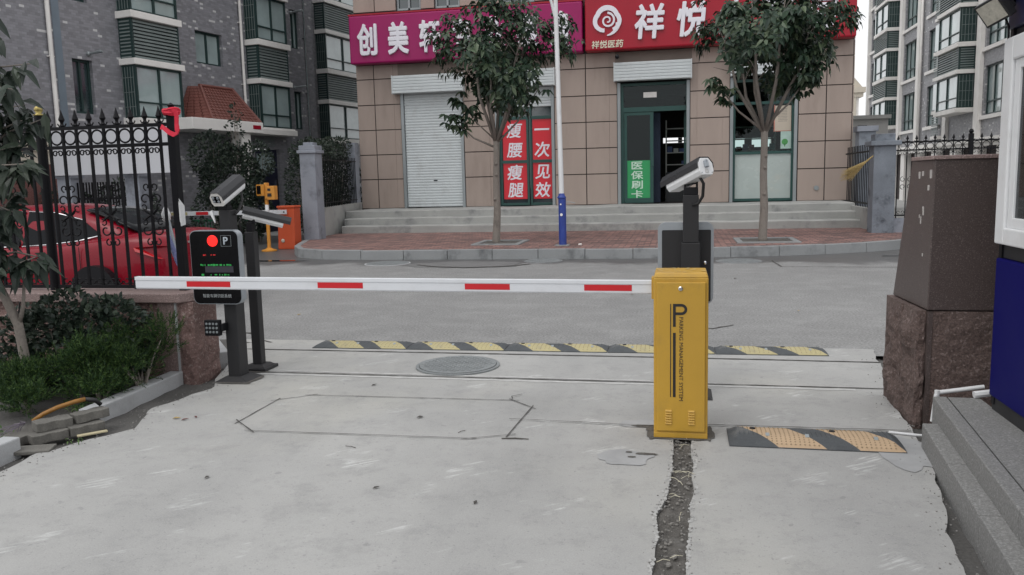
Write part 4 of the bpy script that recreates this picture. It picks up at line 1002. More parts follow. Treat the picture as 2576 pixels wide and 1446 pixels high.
# ---- medicine shelves seen through the glass
def shelf_unit(x0, x1, y, label, zs_):
    t = thing('medicine_shelf', label, 'shelf', (x0, y, .79))
    g = MB()
    for x in (x0, x1): g.box(x - .02, x + .02, y - .15, y + .15, .79, zs_[-1] + .3)
    g.build('frame', M['white'], t)
    for z in zs_: MB().box(x0 + .021, x1 - .021, y - .15, y + .15, z, z + .03).build('shelf_board', M['white'], t)
    return t
shelf_unit(1.75, 3.25, 29.2, 'white medicine shelf behind the pharmacy window', [1.2, 1.6, 2.0, 2.4, 2.8, 3.2])
shelf_unit(-.35, .75, 28.6, 'white medicine shelf seen through the open pharmacy door', [1.2, 1.6, 2.0, 2.4, 2.8, 3.2])
MB_cols = [mat('medicine_box_' + n_, c_, .5, var=.1) for n_, c_ in (('white', (.6, .6, .58)), ('teal', (.12, .3, .3)), ('red', (.35, .08, .07)), ('blue', (.08, .12, .3)))]
protos = [MB().box(-.08, .08, -.06, .06, 0, .18).build('medicine_box', m_) for m_ in MB_cols]
first = [True] * 4; rnd = random.Random(12)
for x0, x1, y, gl, lb in ((1.8, 3.15, 29.1, 'medicine boxes behind the window', 'medicine box on the white shelf behind the pharmacy window'), (-.28, .65, 28.5, 'medicine boxes behind the door', 'medicine box on the shelf seen through the open door')):
    for z in (1.2, 1.6, 2.0, 2.4):
        x = x0 + .05
        while x < x1:
            k = rnd.randrange(4)
            if rnd.random() < .75:
                o = protos[k] if first[k] else protos[k].copy()
                if not first[k]: COL.objects.link(o)
                first[k] = False; o.location = (x, y, z + .03); o.scale = (1, 1, rnd.uniform(.6, 1.2))
                tag(o, ('pale ', 'teal ', 'dull red ', 'dark blue ')[k] + lb, 'medicine box', gl)
            x += rnd.uniform(.17, .26)
tag(MB().box(-.35, .75, 27.6, 28.1, .79, 1.75).build('counter', mat('dark_counter', (.05, .055, .06), .4)), 'dark counter inside the pharmacy door', 'counter')

# ================================================================ TREES, LAMP POLE
def leaf(mb, p, d, up, L, W_, fold=.25, droop=.2):
    """pointed oval leaf: six vertices, folded along the midrib"""
    d = d.normalized(); s = d.cross(up); s = s.normalized() if s.length > 1e-4 else d.orthogonal().normalized(); n = s.cross(d).normalized()
    k = len(mb.v); q = Vector((0, 0, -1))
    P = [p, p + d * L * .35 + s * W_ * .5 + n * W_ * fold, p + d * L * .35 - s * W_ * .5 + n * W_ * fold, p + d * L * .7 + s * W_ * .36 + n * W_ * fold * .5 + q * L * droop * .4, p + d * L * .7 - s * W_ * .36 + n * W_ * fold * .5 + q * L * droop * .4, p + d * L + q * L * droop, p + d * L * .5 + q * L * droop * .1]
    mb.v += [tuple(x) for x in P]
    for f in ((0, 6, 1), (0, 2, 6), (1, 6, 3), (2, 4, 6), (3, 6, 5), (4, 5, 6)): mb.f.append(tuple(k + i for i in f)); mb.mi.append(mb.cur)
def rdir(rnd):
    z = rnd.uniform(-1, 1); a = rnd.uniform(0, 6.2832); q = math.sqrt(1 - z * z); return Vector((q * math.cos(a), q * math.sin(a), z))
def street_tree(label, x, y, seed, spread=1.75, top=6.2, low=3.3, lean=(0, 0), nclu=620, twig=None):
    rnd = random.Random(seed); t = thing('street_tree', label, 'tree', (x, y, .2), 0, 'young trees on the brick pavement')
    fork = Vector((x + lean[0] * .2, y + lean[1], 2.55)); tr = MB()
    pts = [(x, y, .15), (x - .01, y, .25), (x + lean[0] * .06 + .015, y, .9), (x + lean[0] * .12 - .01, y, 1.6), (x + lean[0] * .18, y + lean[1], 2.2), tuple(fork)]
    tr.tube(pts, [.105, .092, .082, .075, .07, .075], 12)
    for z in (1.2, 1.75, 2.0): tr.lathe([(.03, -.03), (.035, 0), (.02, .03)], (x + lean[0] * .12 + rnd.uniform(-.05, .05), y - .07, z), 8)
    ends = []
    nl = 7
    for i in range(nl):
        a = 2 * math.pi * i / nl + rnd.uniform(-.3, .3); rr = spread * rnd.uniform(.35, .85); zt = rnd.uniform(4.3, 5.6)
        e = fork + Vector((lean[0] * .8 + rr * math.cos(a), rr * math.sin(a), zt - fork.z)); m1 = fork.lerp(e, .45) + Vector((.12 * math.cos(a), .12 * math.sin(a), -.15))
        tr.tube([fork + Vector((.02 * math.cos(a), .02 * math.sin(a), -.08)), m1, fork.lerp(e, .75), e], [.042, .032, .02, .008], 7); ends.append((m1, e))
        for k in range(3):
            s = m1.lerp(e, rnd.uniform(.1, .8)); q = s + Vector((rnd.uniform(-.7, .7), rnd.uniform(-.7, .7), rnd.uniform(.1, .8))); tr.tube([s, s.lerp(q, .5) + Vector((0, 0, .05)), q], [.014, .010, .004], 5)
    if twig:
        for (sz, e, r0) in twig:
            s = Vector((x + lean[0] * .2, y + lean[1], sz)); e = Vector(e); tr.tube([s, s.lerp(e, .5) + Vector((0, 0, -.12)), e], [r0, r0 * .7, r0 * .35], 6)
    tr.build('trunk', M['bark'], t, smooth=True)
    cr = MB(); cz = (top + low) / 2; hz = (top - low) / 2
    # clumps give the crown an uneven outline
    clumps = []
    for i in range(30):
        d = rdir(rnd); k = rnd.uniform(.45, 1.02); clumps.append((Vector((x + lean[0] + d.x * spread * k, y + lean[1] + d.y * spread * k, cz + d.z * hz * k)), rnd.uniform(.30, .55)))
    for i in range(nclu):
        c, rr = clumps[rnd.randrange(len(clumps))]; d = rdir(rnd); p = c + d * rr * rnd.uniform(.3, 1) ** .6
        if p.z < low - .1 and rnd.random() < .6: continue
        out = (p - Vector((x, y, cz - .6))).normalized(); nleaf = rnd.choice((4, 5, 5, 6)); ax = (out + Vector((0, 0, .5)) + rdir(rnd) * .5).normalized()
        u = ax.orthogonal().normalized(); v = ax.cross(u); ph = rnd.uniform(0, 6.3); sc = rnd.uniform(.75, 1.2)
        for k in range(nleaf):
            a = ph + 2 * math.pi * k / nleaf; a += rnd.uniform(-.35, .35); dd = (u * math.cos(a) + v * math.sin(a)) + ax * rnd.uniform(-.2, .5) + Vector((0, 0, rnd.uniform(-.75, .0))); leaf(cr, p + dd.normalized() * .03, dd, ax + rdir(rnd) * .3, .178 * sc * rnd.uniform(.65, 1.15), .088 * sc * rnd.uniform(.8, 1.15), rnd.uniform(.05, .3), rnd.uniform(.1, .4))
    if twig:
        for (sz, e, r0) in twig:
            s = Vector((x, y, sz)); e = Vector(e)
            for i in range(14):
                p = s.lerp(e, rnd.uniform(.62, 1.05)) + rdir(rnd) * .16; ax = (Vector((0, 0, 1)) + rdir(rnd) * .6).normalized(); u = ax.orthogonal().normalized(); v = ax.cross(u); ph = rnd.uniform(0, 6)
                for k in range(6): a = ph + k * 1.047; leaf(cr, p, u * math.cos(a) + v * math.sin(a) + Vector((0, 0, -.5)), ax, .2, .085)
    cr.build('crown', M['leaf'], t)
    return t
street_tree('street tree before the magenta signboard with a low branch on the left', -4.06, 18.32, 21, 1.50, 5.95, 3.35, (.28, 0), 800, [(2.35, (-5.0, 18.1, 3.05), .03), (2.45, (-3.0, 18.2, 3.6), .028), (2.5, (-4.75, 18.0, 3.5), .02)])
street_tree('street tree before the red pharmacy signboard with many limbs from one fork', 1.82, 18.2, 33, 1.76, 6.2, 3.5, (-.02, 0), 1080, [(2.5, (.75, 18.0, 3.6), .03), (2.6, (2.75, 18.1, 3.75), .03)])
for i, (lb, x0, x1, y0, y1, tx) in enumerate((('grey concrete tree pit frame around the tree before the magenta sign', -4.50, -3.40, 17.6, 18.95, -4.06), ('grey concrete tree pit frame around the tree before the pharmacy', 1.24, 2.52, 17.55, 18.9, 1.82))):
    g = MB(); f = .13; g.box(x0, x1, y0, y0 + f, .15, .222).box(x0, x1, y1 - f, y1, .15, .222).box(x0, x0 + f, y0 + f, y1 - f, .15, .221).box(x1 - f, x1, y0 + f, y1 - f, .15, .221)
    tag(g.build('tree_pit', M['kerb'], bevel=.008), lb, 'tree pit', 'tree pit frames')
    g = MB(); vs = []; fs = []
    for a in range(13):
        for b in range(13): xx = x0 + f + (x1 - x0 - 2 * f) * a / 12; yy = y0 + f + (y1 - y0 - 2 * f) * b / 12; vs.append((xx, yy, .204 + .008 * noise.noise(Vector((xx * 6, yy * 6, 1)))))
    for a in range(12):
        for b in range(12): k = a * 13 + b; fs.append((k, k + 13, k + 14, k + 1))
    g.add(vs, fs); struct(g, 'tree_pit_soil', M['soil'])

LP = thing('lamp_pole', 'white lamp pole with a blue lower sleeve standing on the kerbside paving', 'lamp pole', (-2.41, 17.4, .195))
g = MB(); g.tube([(-2.41, 17.4, 1.2), (-2.44, 17.4, 3.2), (-2.47, 17.4, 5.05), (-2.48, 17.4, 6.3)], [.055, .05, .046, .042], 14); g.tube([(-2.45, 17.4, 4.75), (-2.52, 17.38, 5.1), (-2.60, 17.35, 5.45), (-2.85, 17.25, 6.0)], [.02, .03, .03, .028], 10)
g.build('pole', M['whitepaint'], LP, smooth=True, sharp=40)
g = MB(); g.tube([(-2.40, 17.4, .2), (-2.40, 17.4, 1.2)], .082, 16); g.lathe([(.082, 0), (.095, .01), (.095, .03), (.07, .06), (.065, .10), (.055, .11)], (-2.41, 17.4, 1.2), 16); g.build('blue_sleeve', M['blue'], LP, smooth=True, sharp=35)
g = MB(); g.lathe([(.03, 0), (.03, .012)], (-2.41, 17.318, .86), 14, Matrix.Rotation(R(90), 3, 'X')); g.lathe([(.018, 0), (.018, .01)], (-2.42, 17.318, 1.08), 8, Matrix.Rotation(R(90), 3, 'X')); g.build('sticker', M['white'], LP)
MB().box(-2.56, -2.26, 17.25, 17.55, .19, .215).build('base_plate', M['kerb'], LP, bevel=.005)
MB().tube([(-2.33, 17.4, 1.13), (-2.2, 17.4, 1.12), (-2.12, 17.4, 1.1)], .008, 6).build('hook_rod', M['alu'], LP)
tag(MB().tube([(-2.05, 17.3, .22), (-1.98, 17.3, .225)], .02, 8).build('crumpled_paper', M['white']), 'scrap of crumpled white paper on the brick paving right of the blue pole', 'paper')
# ================================================================ APARTMENT BUILDINGS (facade local: x along, -y outward, z up)
def window(parent, x0, x1, z0, z1, y=0., mull=1, pm='pane', name='window', bars=False, rec=.1):
    f = MB(); t = .06; yy = y + rec
    f.box(x0, x0 + t, yy - .03, yy + .03, z0, z1).box(x1 - t, x1, yy - .03, yy + .03, z0, z1).box(x0 + t, x1 - t, yy - .03, yy + .03, z0, z0 + t).box(x0 + t, x1 - t, yy - .03, yy + .03, z1 - t, z1)
    for i in range(mull):
        c = x0 + (x1 - x0) * (i + 1) / (mull + 1); f.box(c - .03, c + .03, yy - .028, yy + .028, z0 + t, z1 - t)
    o = f.build(name, M['green'], parent, local=True)
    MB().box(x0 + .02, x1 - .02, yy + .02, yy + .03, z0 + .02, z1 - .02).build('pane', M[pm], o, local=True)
    return o
def bay(parent, x0, x1, dep, zl, ht, hwin, y0, nst, pm='pane', nsl=11):
    """a stack of projecting bays, one part per storey: ledge, glazed storey, ledge, louvred box for the cooling unit"""
    d = y0 - dep
    for k in range(nst):
        fr = MB(); lou = MB(); rails = MB(); t = .06; zc = zl + ht * k; z1 = zc + hwin; z2 = zc + ht - .19
        for xs in (x0, x1 - .05): fr.box(xs, xs + .05, d + .051, y0, zc + .001, z1 - .001).box(xs, xs + .05, d, y0, z1 + .171, z2 - .001)
        for xs in (x0, x1 - t, (x0 + x1) / 2 - t / 2): fr.box(xs, xs + t, d, d + .05, zc + .001, z1 - .001)
        fr.box(x0 + t, x1 - t, d + .003, d + .05, zc + .001, zc + .06).box(x0 + t, x1 - t, d + .003, d + .05, z1 - .06, z1 - .001).box(x0 + t, x1 - t, d + .004, d + .05, zc + .42, zc + .46)
        fr.box(x0 + .05, x1 - .05, y0 - .06, y0 - .05, z1 + .171, z2)
        b = fr.build('bay_window', M['green'], parent, local=True)
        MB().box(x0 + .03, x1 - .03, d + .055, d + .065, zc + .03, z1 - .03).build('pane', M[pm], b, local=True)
        MB().box(x0 - .07, x1 + .07, d - .09, y0 + .02, zc - .19, zc).build('ledge', M['white'], b, local=True, bevel=.012)
        MB().box(x0 - .07, x1 + .07, d - .09, y0 + .02, z1, z1 + .17).build('ledge', M['white'], b, local=True, bevel=.012)
        h = (z2 - z1 - .2) / nsl
        for i in range(nsl):
            zz = z1 + .19 + i * h
            lou.hexa([(x0 + .05, d + .005, zz), (x1 - .05, d + .005, zz), (x1 - .05, d + .05, zz + h * .35), (x0 + .05, d + .05, zz + h * .35), (x0 + .05, d + .005, zz + h * .45), (x1 - .05, d + .005, zz + h * .45), (x1 - .05, d + .05, zz + h * .8), (x0 + .05, d + .05, zz + h * .8)])
        lou.build('louver', M['louver'], b, local=True)
        for xs in (x0 - .012, x1):
            sd_ = MB()
            for i in range(nsl): sd_.box(xs, xs + .012, d + .08, y0 - .05, z1 + .19 + i * h, z1 + .19 + i * h * 1.0 + h * .4)
            for i in range(5): sd_.box(xs, xs + .010, d + .07 + i * dep * .2, d + .085 + i * dep * .2, zc + .05, z1 - .05)
            for i in range(3): sd_.box(xs + .001, xs + .009, d + .06, y0 - .02, zc + .3 + i * .4, zc + .315 + i * .4)
            sd_.build('side_grille', M['louver'], b, local=True)
    MB().box(x0 - .07, x1 + .07, d - .09, y0 + .02, zl + ht * nst - .19, zl + ht * nst).build('ledge', M['white'], parent, local=True, bevel=.012)

LB = thing('apartment_building', 'grey tiled apartment building with white ledges and a red roofed entrance porch', 'building', (-15.25, 20.5, 0), R(79))
def wall_with_holes(x0, x1, z0, z1, y, holes, thick=.25, mb=None):
    mb = mb or MB(); xs = sorted(set([x0, x1] + [h[0] for h in holes] + [h[1] for h in holes])); zs_ = sorted(set([z0, z1] + [h[2] for h in holes] + [h[3] for h in holes]))
    for a, b in zip(xs, xs[1:]):
        for c, d in zip(zs_, zs_[1:]):
            if not any(h[0] <= (a + b) / 2 <= h[1] and h[2] <= (c + d) / 2 <= h[3] for h in holes): mb.box(a, b, y, y + thick, c, d)
    return mb
NST = 3; HT = 2.9
holes = []
for k in range(NST): holes += [(-1.3, -.68, 3.65 + HT * k, 5.06 + HT * k), (8.0, 8.52, 3.68 + HT * k - .0, 5.05 + HT * k)]
for k in range(NST): holes.append((3.2, 4.38, 5.48 + HT * k, 6.48 + HT * k))
holes.append((5.65, 6.95, 0, 2.92))
wm = wall_with_holes(-9, 9.3, 0, 16.4, 0, holes)
wm.box(9.05, 9.3, .26, 2.3, 0, 16.4)
wm.build('wall', M['greytile'], LB, local=True)
wall_with_holes(9.3, 26, 0, 16.4, 2.2, []).build('wall', M['greytile2'], LB, local=True)
MB().box(-9, 26, .26, 9, 16.2, 16.5).box(-9, -8.75, .26, 9, 0, 16.19).build('roof', M['white'], LB, local=True)
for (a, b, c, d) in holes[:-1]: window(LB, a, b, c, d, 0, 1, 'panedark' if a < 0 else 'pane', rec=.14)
bay(LB, .28, 2.0, .5, 3.6, HT, 1.45, 0, NST)
bay(LB, 5.52, 7.1, .5, 3.6, HT, 1.45, 0, NST)
bay(LB, 12.6, 15.2, .5, 3.6, HT, 1.45, 2.2, NST)
for xs, r_, mm in ((-1.95, .055, 'white'), (5.24, .045, 'white'), (8.72, .035, 'panedark')):
    g = MB().tube([(xs, -.08, 0), (xs, -.08, 16.3)], r_, 10)
    for z in range(1, 16, 2): g.box(xs - r_ - .02, xs + r_ + .02, -.09, .0, z, z + .03)
    g.build('drain_pipe', M[mm], LB, local=True, smooth=True, sharp=40)
MB().box(-1.78, -1.56, -.012, -.001, 3.2, 16.3).build('conduit', mat('blue_grey_conduit', (.16, .20, .24), .6), LB, local=True)
for x, z in ((-.78, 5.23), (8.04, 7.83), (8.02, 5.17), (-.78, 8.13)):
    g = MB().lathe([(.06, 0), (.06, .05), (.03, .07)], (x, 0, z), 12, Matrix.Rotation(R(90), 3, 'X')); g.tube([(x, -.05, z), (x, -.45, z + .03), (x, -.55, z + .01)], [.03, .045, .03], 8); g.build('wall_lamp', M['alu'], LB, local=True)
# cream cornice and red stone base at the near end
g = MB().box(-9, -1.6, -.16, -.002, 2.62, 2.78).box(-9, -1.6, -.10, -.002, 2.30, 2.619).box(-9, -1.6, -.20, -.002, 2.78, 2.86); g.build('cornice', M['cream'], LB, local=True)
MB().box(-9, -1.6, -.07, -.002, 0, 2.299).build('stone_base', M['granbase'], LB, local=True)
# entrance porch
PO = MB().box(1.5, 4.62, -1.25, -.002, 3.32, 3.66).box(4.62, 7.25, -.62, -.002, 3.36, 3.55).build('porch_canopy', M['white'], LB, local=True, bevel=.015)
rf = MB(); rf.add([(2.45, -1.12, 3.66), (4.6, -1.12, 3.66), (5.3, -.02, 3.66), (2.2, -.02, 3.66), (2.95, -.28, 4.72), (4.35, -.28, 4.72), (4.6, -.02, 4.72), (2.75, -.02, 4.72)],
       [(0, 1, 5, 4), (1, 2, 6, 5), (3, 0, 4, 7), (4, 5, 6, 7)])
ro = rf.build('porch_roof', M['tilered'], LB, local=True)
g = MB()
for i in range(11):   # courses of tiles
    t = i / 11; z = 3.67 + 1.04 * t; y = -1.12 + .84 * t; xa = 2.45 + .5 * t; xb = 4.6 - .25 * t
    n = 12
    for k in range(n): a = xa + (xb - xa) * k / n; b = xa + (xb - xa) * (k + 1) / n; g.hexa([(a + .01, y - .03, z - .01), (b - .02, y - .03, z - .01), (b - .02, y + .06, z + .075), (a + .01, y + .06, z + .075), (a + .01, y - .045, z + .02), (b - .02, y - .045, z + .02), (b - .02, y + .05, z + .105), (a + .01, y + .05, z + .105)])
    for k in range(4):
        fa = k / 4; fb = (k + 1) / 4; p0 = Vector((2.45 + .5 * t, -1.12 + .84 * t, z)); p1 = Vector((2.2 + .55 * t, -.02, z)); q0 = p0.lerp(p1, fa + .02); q1 = p0.lerp(p1, fb - .02)
        g.hexa([q0 + Vector((-.03, 0, 0)), q1 + Vector((-.03, 0, 0)), q1 + Vector((.02, 0, .08)), q0 + Vector((.02, 0, .08)), q0 + Vector((-.045, 0, .03)), q1 + Vector((-.045, 0, .03)), q1 + Vector((.01, 0, .11)), q0 + Vector((.01, 0, .11))])
g.tube([(2.43, -1.16, 3.66), (2.93, -.32, 4.74)], .05, 6); g.tube([(4.62, -1.16, 3.66), (4.37, -.32, 4.74)], .05, 6); g.tube([(2.9, -.3, 4.75), (4.4, -.3, 4.75)], .05, 6)
g.build('roof_tiles', M['tilered'], ro, local=True)
MB().box(4.12, 4.48, -1.27, -1.251, 3.44, 3.56).build('entrance_plate', M['signred'], LB, local=True)
MB().box(3.75, 4.15, -1.1, -.7, 0, 3.319).build('porch_column', M['white'], LB, local=True)
g = MB().box(5.66, 6.94, .12, .18, 0, 2.9); do_ = g.build('entrance_door', mat('dark_navy_door', (.018, .02, .045), .5), LB, local=True)
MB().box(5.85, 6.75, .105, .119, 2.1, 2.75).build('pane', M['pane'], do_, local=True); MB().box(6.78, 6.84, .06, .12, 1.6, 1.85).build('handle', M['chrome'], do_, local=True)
g = MB()
for i in range(5): g.box(5.7, 6.7, -.03, .0, 3.0 + i * .065, 3.03 + i * .065)
g.build('transom_louver', M['louver'], LB, local=True)

# ---- right building: facade faces west, local x runs towards the camera from its far corner
RB = thing('apartment_building', 'pale apartment building with many bay windows behind the right fence', 'building', (12.3, 57.8, 0), R(-90))
RH = 2.72; RN = 4; RZ = 3.75
holesR = []
for m0 in (0., 12.4, 24.8):
    for (a, b) in ((m0 + .3, m0 + 2.3), (m0 + 8.25, m0 + 10.6)):
        if b < 33: holesR += [(a, b, RZ + .06 + RH * k, RZ + 2.02 + RH * k) for k in range(RN)]
    for a in (m0 + 3.4, m0 + 7.55, m0 + 11.1):
        if a < 32.5: MB().box(a, a + .5, -.16, -.002, 2.9, 14.8).build('pilaster', M['white'], RB, local=True)
    if m0 < 20:
        bay(RB, m0 + 4.15, m0 + 7.0, .65, 4.22, RH, 1.42, 0, RN, nsl=9)
    for k in range(RN):
        z = 3.2 + RH * k; o = MB().box(m0 + 2.4, m0 + 3.4, -.36, -.004, z - .12, z + .02).box(m0 + 2.4, m0 + 3.4, -.36, -.004, z + 1.05, z + 1.2).build('balcony', M['white'], RB, local=True); l2 = MB()
        for i in range(9): l2.box(m0 + 2.45, m0 + 3.35, -.34, -.30, z + .06 + i * .105, z + .11 + i * .105)
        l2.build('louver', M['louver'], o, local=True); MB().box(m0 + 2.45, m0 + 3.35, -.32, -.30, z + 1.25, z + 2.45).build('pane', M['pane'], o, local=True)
    if m0 < 20:
        l3 = MB()
        for i in range(95): l3.box(m0 + 10.75, m0 + 11.0, -.05, -.02, 3.0 + i * .12, 3.06 + i * .12)
        l3.build('louver_strip', M['louver'], RB, local=True)
        MB().tube([(m0 + 11.75, -.10, 0), (m0 + 11.75, -.10, 14.6)], .06, 8).build('drain_pipe', M['white'], RB, local=True, smooth=True)
wall_with_holes(0, 33, 2.9, 14.8, 0, holesR, .25).build('wall', M['greytile2'], RB, local=True)
MB().box(0, 33, .26, 10, 14.6, 15.0).box(0, .25, .26, 10, 2.9, 14.59).build('roof', M['white'], RB, local=True)
MB().box(-.12, .12, -.2, -.003, 0, 14.8).build('pilaster', M['white'], RB, local=True)
for (a, b, c, d) in holesR:
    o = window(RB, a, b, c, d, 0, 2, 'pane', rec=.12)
    MB().box(a - .25, b + .25, -.10, -.003, c - .18, c - .03).build('sill', M['white'], o, local=True)
    MB().box(a + .06, b - .06, .09, .15, c + .5, c + .56).build('frame_rail', M['green'], o, local=True)
# ground floor: dark openings between pale piers, band above
g = MB().box(0, 33, -.22, -.002, 2.72, 2.9).box(0, 33, -.14, -.003, 2.55, 2.719); g.build('cornice', M['white'], RB, local=True)
for i in range(12): MB().box(i * 2.8, i * 2.8 + .75, -.05, .3, 0, 2.55).build('pier', M['white'], RB, local=True)
MB().box(.1, 32.9, .32, .5, 0, 2.6).build('ground_floor_wall', mat('dim_ground_floor', (.05, .04, .04), .8), RB, local=True)

# ---- far buildings in the gap
FB = thing('ornate_building', 'distant cream building with a gabled parapet and cornice in the gap between the buildings', 'building', (13, 75, 0))
MB().box(9, 15.3, 75, 85, 0, 6.4).box(9, 15.15, 75.1, 85, 6.4, 8.3).build('wall', M['white'], FB)
MB().box(8.8, 15.6, 74.7, 85, 8.3, 8.75).box(8.9, 15.45, 74.85, 85, 7.95, 8.299).build('cornice', M['cream'], FB)
g = MB().prism([(9, 8.75), (15.4, 8.75), (14.7, 9.6), (14.3, 10.6), (9, 10.6)], XZ, 75, 76); g.box(13.9, 14.7, 74.9, 76.1, 9.5, 11.6); g.build('gable', M['cream'], FB)
g = MB()
for i in range(6): g.box(10.6 + i * .8, 10.9 + i * .8, 74.9, 75.0, 6.4, 8.2)
g.build('pilaster', M['cream'], FB); window(FB, 13.2, 14.6, 6.5, 7.8, 74.85, 1, 'panedark', rec=.0)
CB = thing('concrete_hut', 'plain grey concrete outbuilding beyond the narrow side gate', 'outbuilding', (7.2, 36, 0))
MB().box(4.6, 8.4, 36, 40, 0, 3.75).build('wall', M['pave'], CB); MB().box(4.5, 8.5, 35.9, 40.1, 3.75, 3.9).build('roof', M['stepconc'], CB); MB().box(7.25, 7.6, 35.97, 35.999, 3.4, 3.5).build('vent', M['dark'], CB)

# ================================================================ RIGHT SIDE BEYOND THE ROAD
PR = thing('gate_pillar', 'weathered blue grey gate pillar with stepped cap right of the shop steps', 'pillar', (4.69, 20.5, .19))
MB().box(4.45, 4.93, 20.26, 20.74, .15, 2.2).build('shaft', M['mottled'], PR, bevel=.01); MB().box(4.36, 5.02, 20.17, 20.83, 2.2, 2.31).box(4.47, 4.91, 20.28, 20.72, 2.31, 2.47).build('cap', M['mottled'], PR, bevel=.012)
PR2 = thing('gate_pillar', 'dark stained pillar standing at the far corner of the shop', 'pillar', (5.35, 25.2, 0))
MB().box(5.06, 5.5, 24.9, 25.4, 0, 2.75).build('shaft', M['mottled'], PR2); MB().box(5.0, 5.56, 24.85, 25.45, 2.75, 2.9).build('cap', M['bluegrey'], PR2)
def scroll(mb, c, r, ax, a0, a1, t=.006, n=14, shrink=.45):
    A, B = Vector(ax[0]), Vector(ax[1]); c = Vector(c); pts = []
    for i in range(n + 1):
        k = i / n; a = R(a0 + (a1 - a0) * k); rr = r * (1 - shrink * k); pts.append(c + A * rr * math.cos(a) + B * rr * math.sin(a))
    mb.tube(pts, t, 5)
def spear(mb, p, h=.14, r=.028):
    p = Vector(p); mb.lathe([(.012, 0), (r * .8, h * .12), (.012, h * .22), (.014, h * .32), (r, h * .45), (r * .55, h * .7), (.002, h)], p, 8)
    for s in (-1, 1): mb.tube([p + Vector((0, 0, h * .18)), p + Vector((s * r * 1.1, 0, h * .1)), p + Vector((s * r * 1.6, 0, h * .24))], .006, 5)
GT = thing('iron_gate', 'narrow black iron gate between the shop steps and the blue grey pillar', 'gate', (4.75, 21.5, .2))
MB().box(4.62, 4.80, 20.75, 24.8, .0, .72).build('plinth', M['stepconc'], GT)
g = MB()
for i in range(19): g.tube([(4.71, 20.95 + i * .2, .72), (4.71, 20.95 + i * .2, 2.3)], .014, 6)
g.box(4.695, 4.725, 20.8, 24.8, .80, .84).box(4.695, 4.725, 20.8, 24.8, 2.1, 2.14).box(4.67, 4.75, 20.78, 20.86, .70, 2.45); g.build('bars', M['iron'], GT)
RF = thing('iron_fence', 'black spear topped iron fence on a low wall behind the right granite wall', 'fence', (8, 20.5, 0))
MB().box(4.94, 12.2, 20.36, 20.62, -.05, .52).build('low_wall', M['bluegrey'], RF)
g = MB()
for i in range(37):
    x = 5.02 + i * .196
    g.tube([(x, 20.5, .52), (x, 20.5, 2.28)], .013, 6); spear(g, (x, 20.5, 2.27), .16, .035)
    if i < 36:
        g.ring((x + .098, 20.5, 2.17), .075, .008, ((1, 0, 0), (0, 0, 1)), 14, 5)
        for s in (-1, 1): scroll(g, (x + .098 + s * .045, 20.5, 2.02), .04, ((s, 0, 0), (0, 0, 1)), 120, -200, .006); scroll(g, (x + .098 + s * .045, 20.5, .66), .04, ((s, 0, 0), (0, 0, -1)), 120, -200, .006)
    if i % 3 == 1:
        for s in (-1, 1): scroll(g, (x + s * .07, 20.5, 1.42), .06, ((s, 0, 0), (0, 0, 1)), 90, -250, .007); scroll(g, (x + s * .07, 20.5, 1.25), .06, ((s, 0, 0), (0, 0, -1)), 90, -250, .007)
g.box(4.95, 12.1, 20.485, 20.515, 2.25, 2.285).box(4.95, 12.1, 20.485, 20.515, 2.07, 2.10).box(4.95, 12.1, 20.485, 20.515, .57, .605)
g.build('railing', M['iron'], RF)
for x in (6.56, 9.5):
    g = MB().box(x - .045, x + .045, 20.455, 20.545, .5, 2.42); g.lathe([(.03, 0), (.055, .05), (.03, .10), (.005, .11)], (x, 20.5, 2.42), 10); g.build('post', M['iron'], RF)
br = MB(); rnd = random.Random(8); a = Vector((4.42, 20.22, 1.97)); b = Vector((3.86, 20.15, 1.50))
for i in range(150):
    s = a.lerp(b, .25); o = rdir(rnd) * .015; e = b + Vector((rnd.uniform(-.17, .10), rnd.uniform(-.1, .1), rnd.uniform(-.10, .16)))
    mid_ = s.lerp(e, .5) + o + Vector((.0, 0, .0)); br.tube([a + o * .5, s + o, mid_, e], [.005, .004, .003, .0015], 4, cap=False)
bo_ = br.build('broom', M['straw']); tag(bo_, 'straw broom hung on the iron gate beside the blue grey pillar', 'broom')

# person walking behind the granite wall (mostly hidden)
def skin_mesh(name, joints, edges, m_, parent, sub=2):
    me = bpy.data.meshes.new(name); names = list(joints); me.from_pydata([joints[k][0] for k in names], [(names.index(a), names.index(b)) for a, b in edges], [])
    o = bpy.data.objects.new(name, me); COL.objects.link(o); me.materials.append(m_)
    sk = o.modifiers.new('skin', 'SKIN'); sk.use_smooth_shade = True
    for i, k in enumerate(names):
        r_ = joints[k][1]; me.skin_vertices[0].data[i].radius = r_ if isinstance(r_, tuple) else (r_, r_)
    me.skin_vertices[0].data[0].use_root = True
    s = o.modifiers.new('sub', 'SUBSURF'); s.levels = sub; s.render_levels = sub
    attach(o, parent, True); return o
PE = thing('person', 'person in grey striped shirt and black sandals walking mostly hidden behind the granite wall', 'person', (4.80, 17.98, .2), R(70))
PE.scale = (.92, .92, .92)
SKN = mat('skin', (.42, .25, .17), .6)
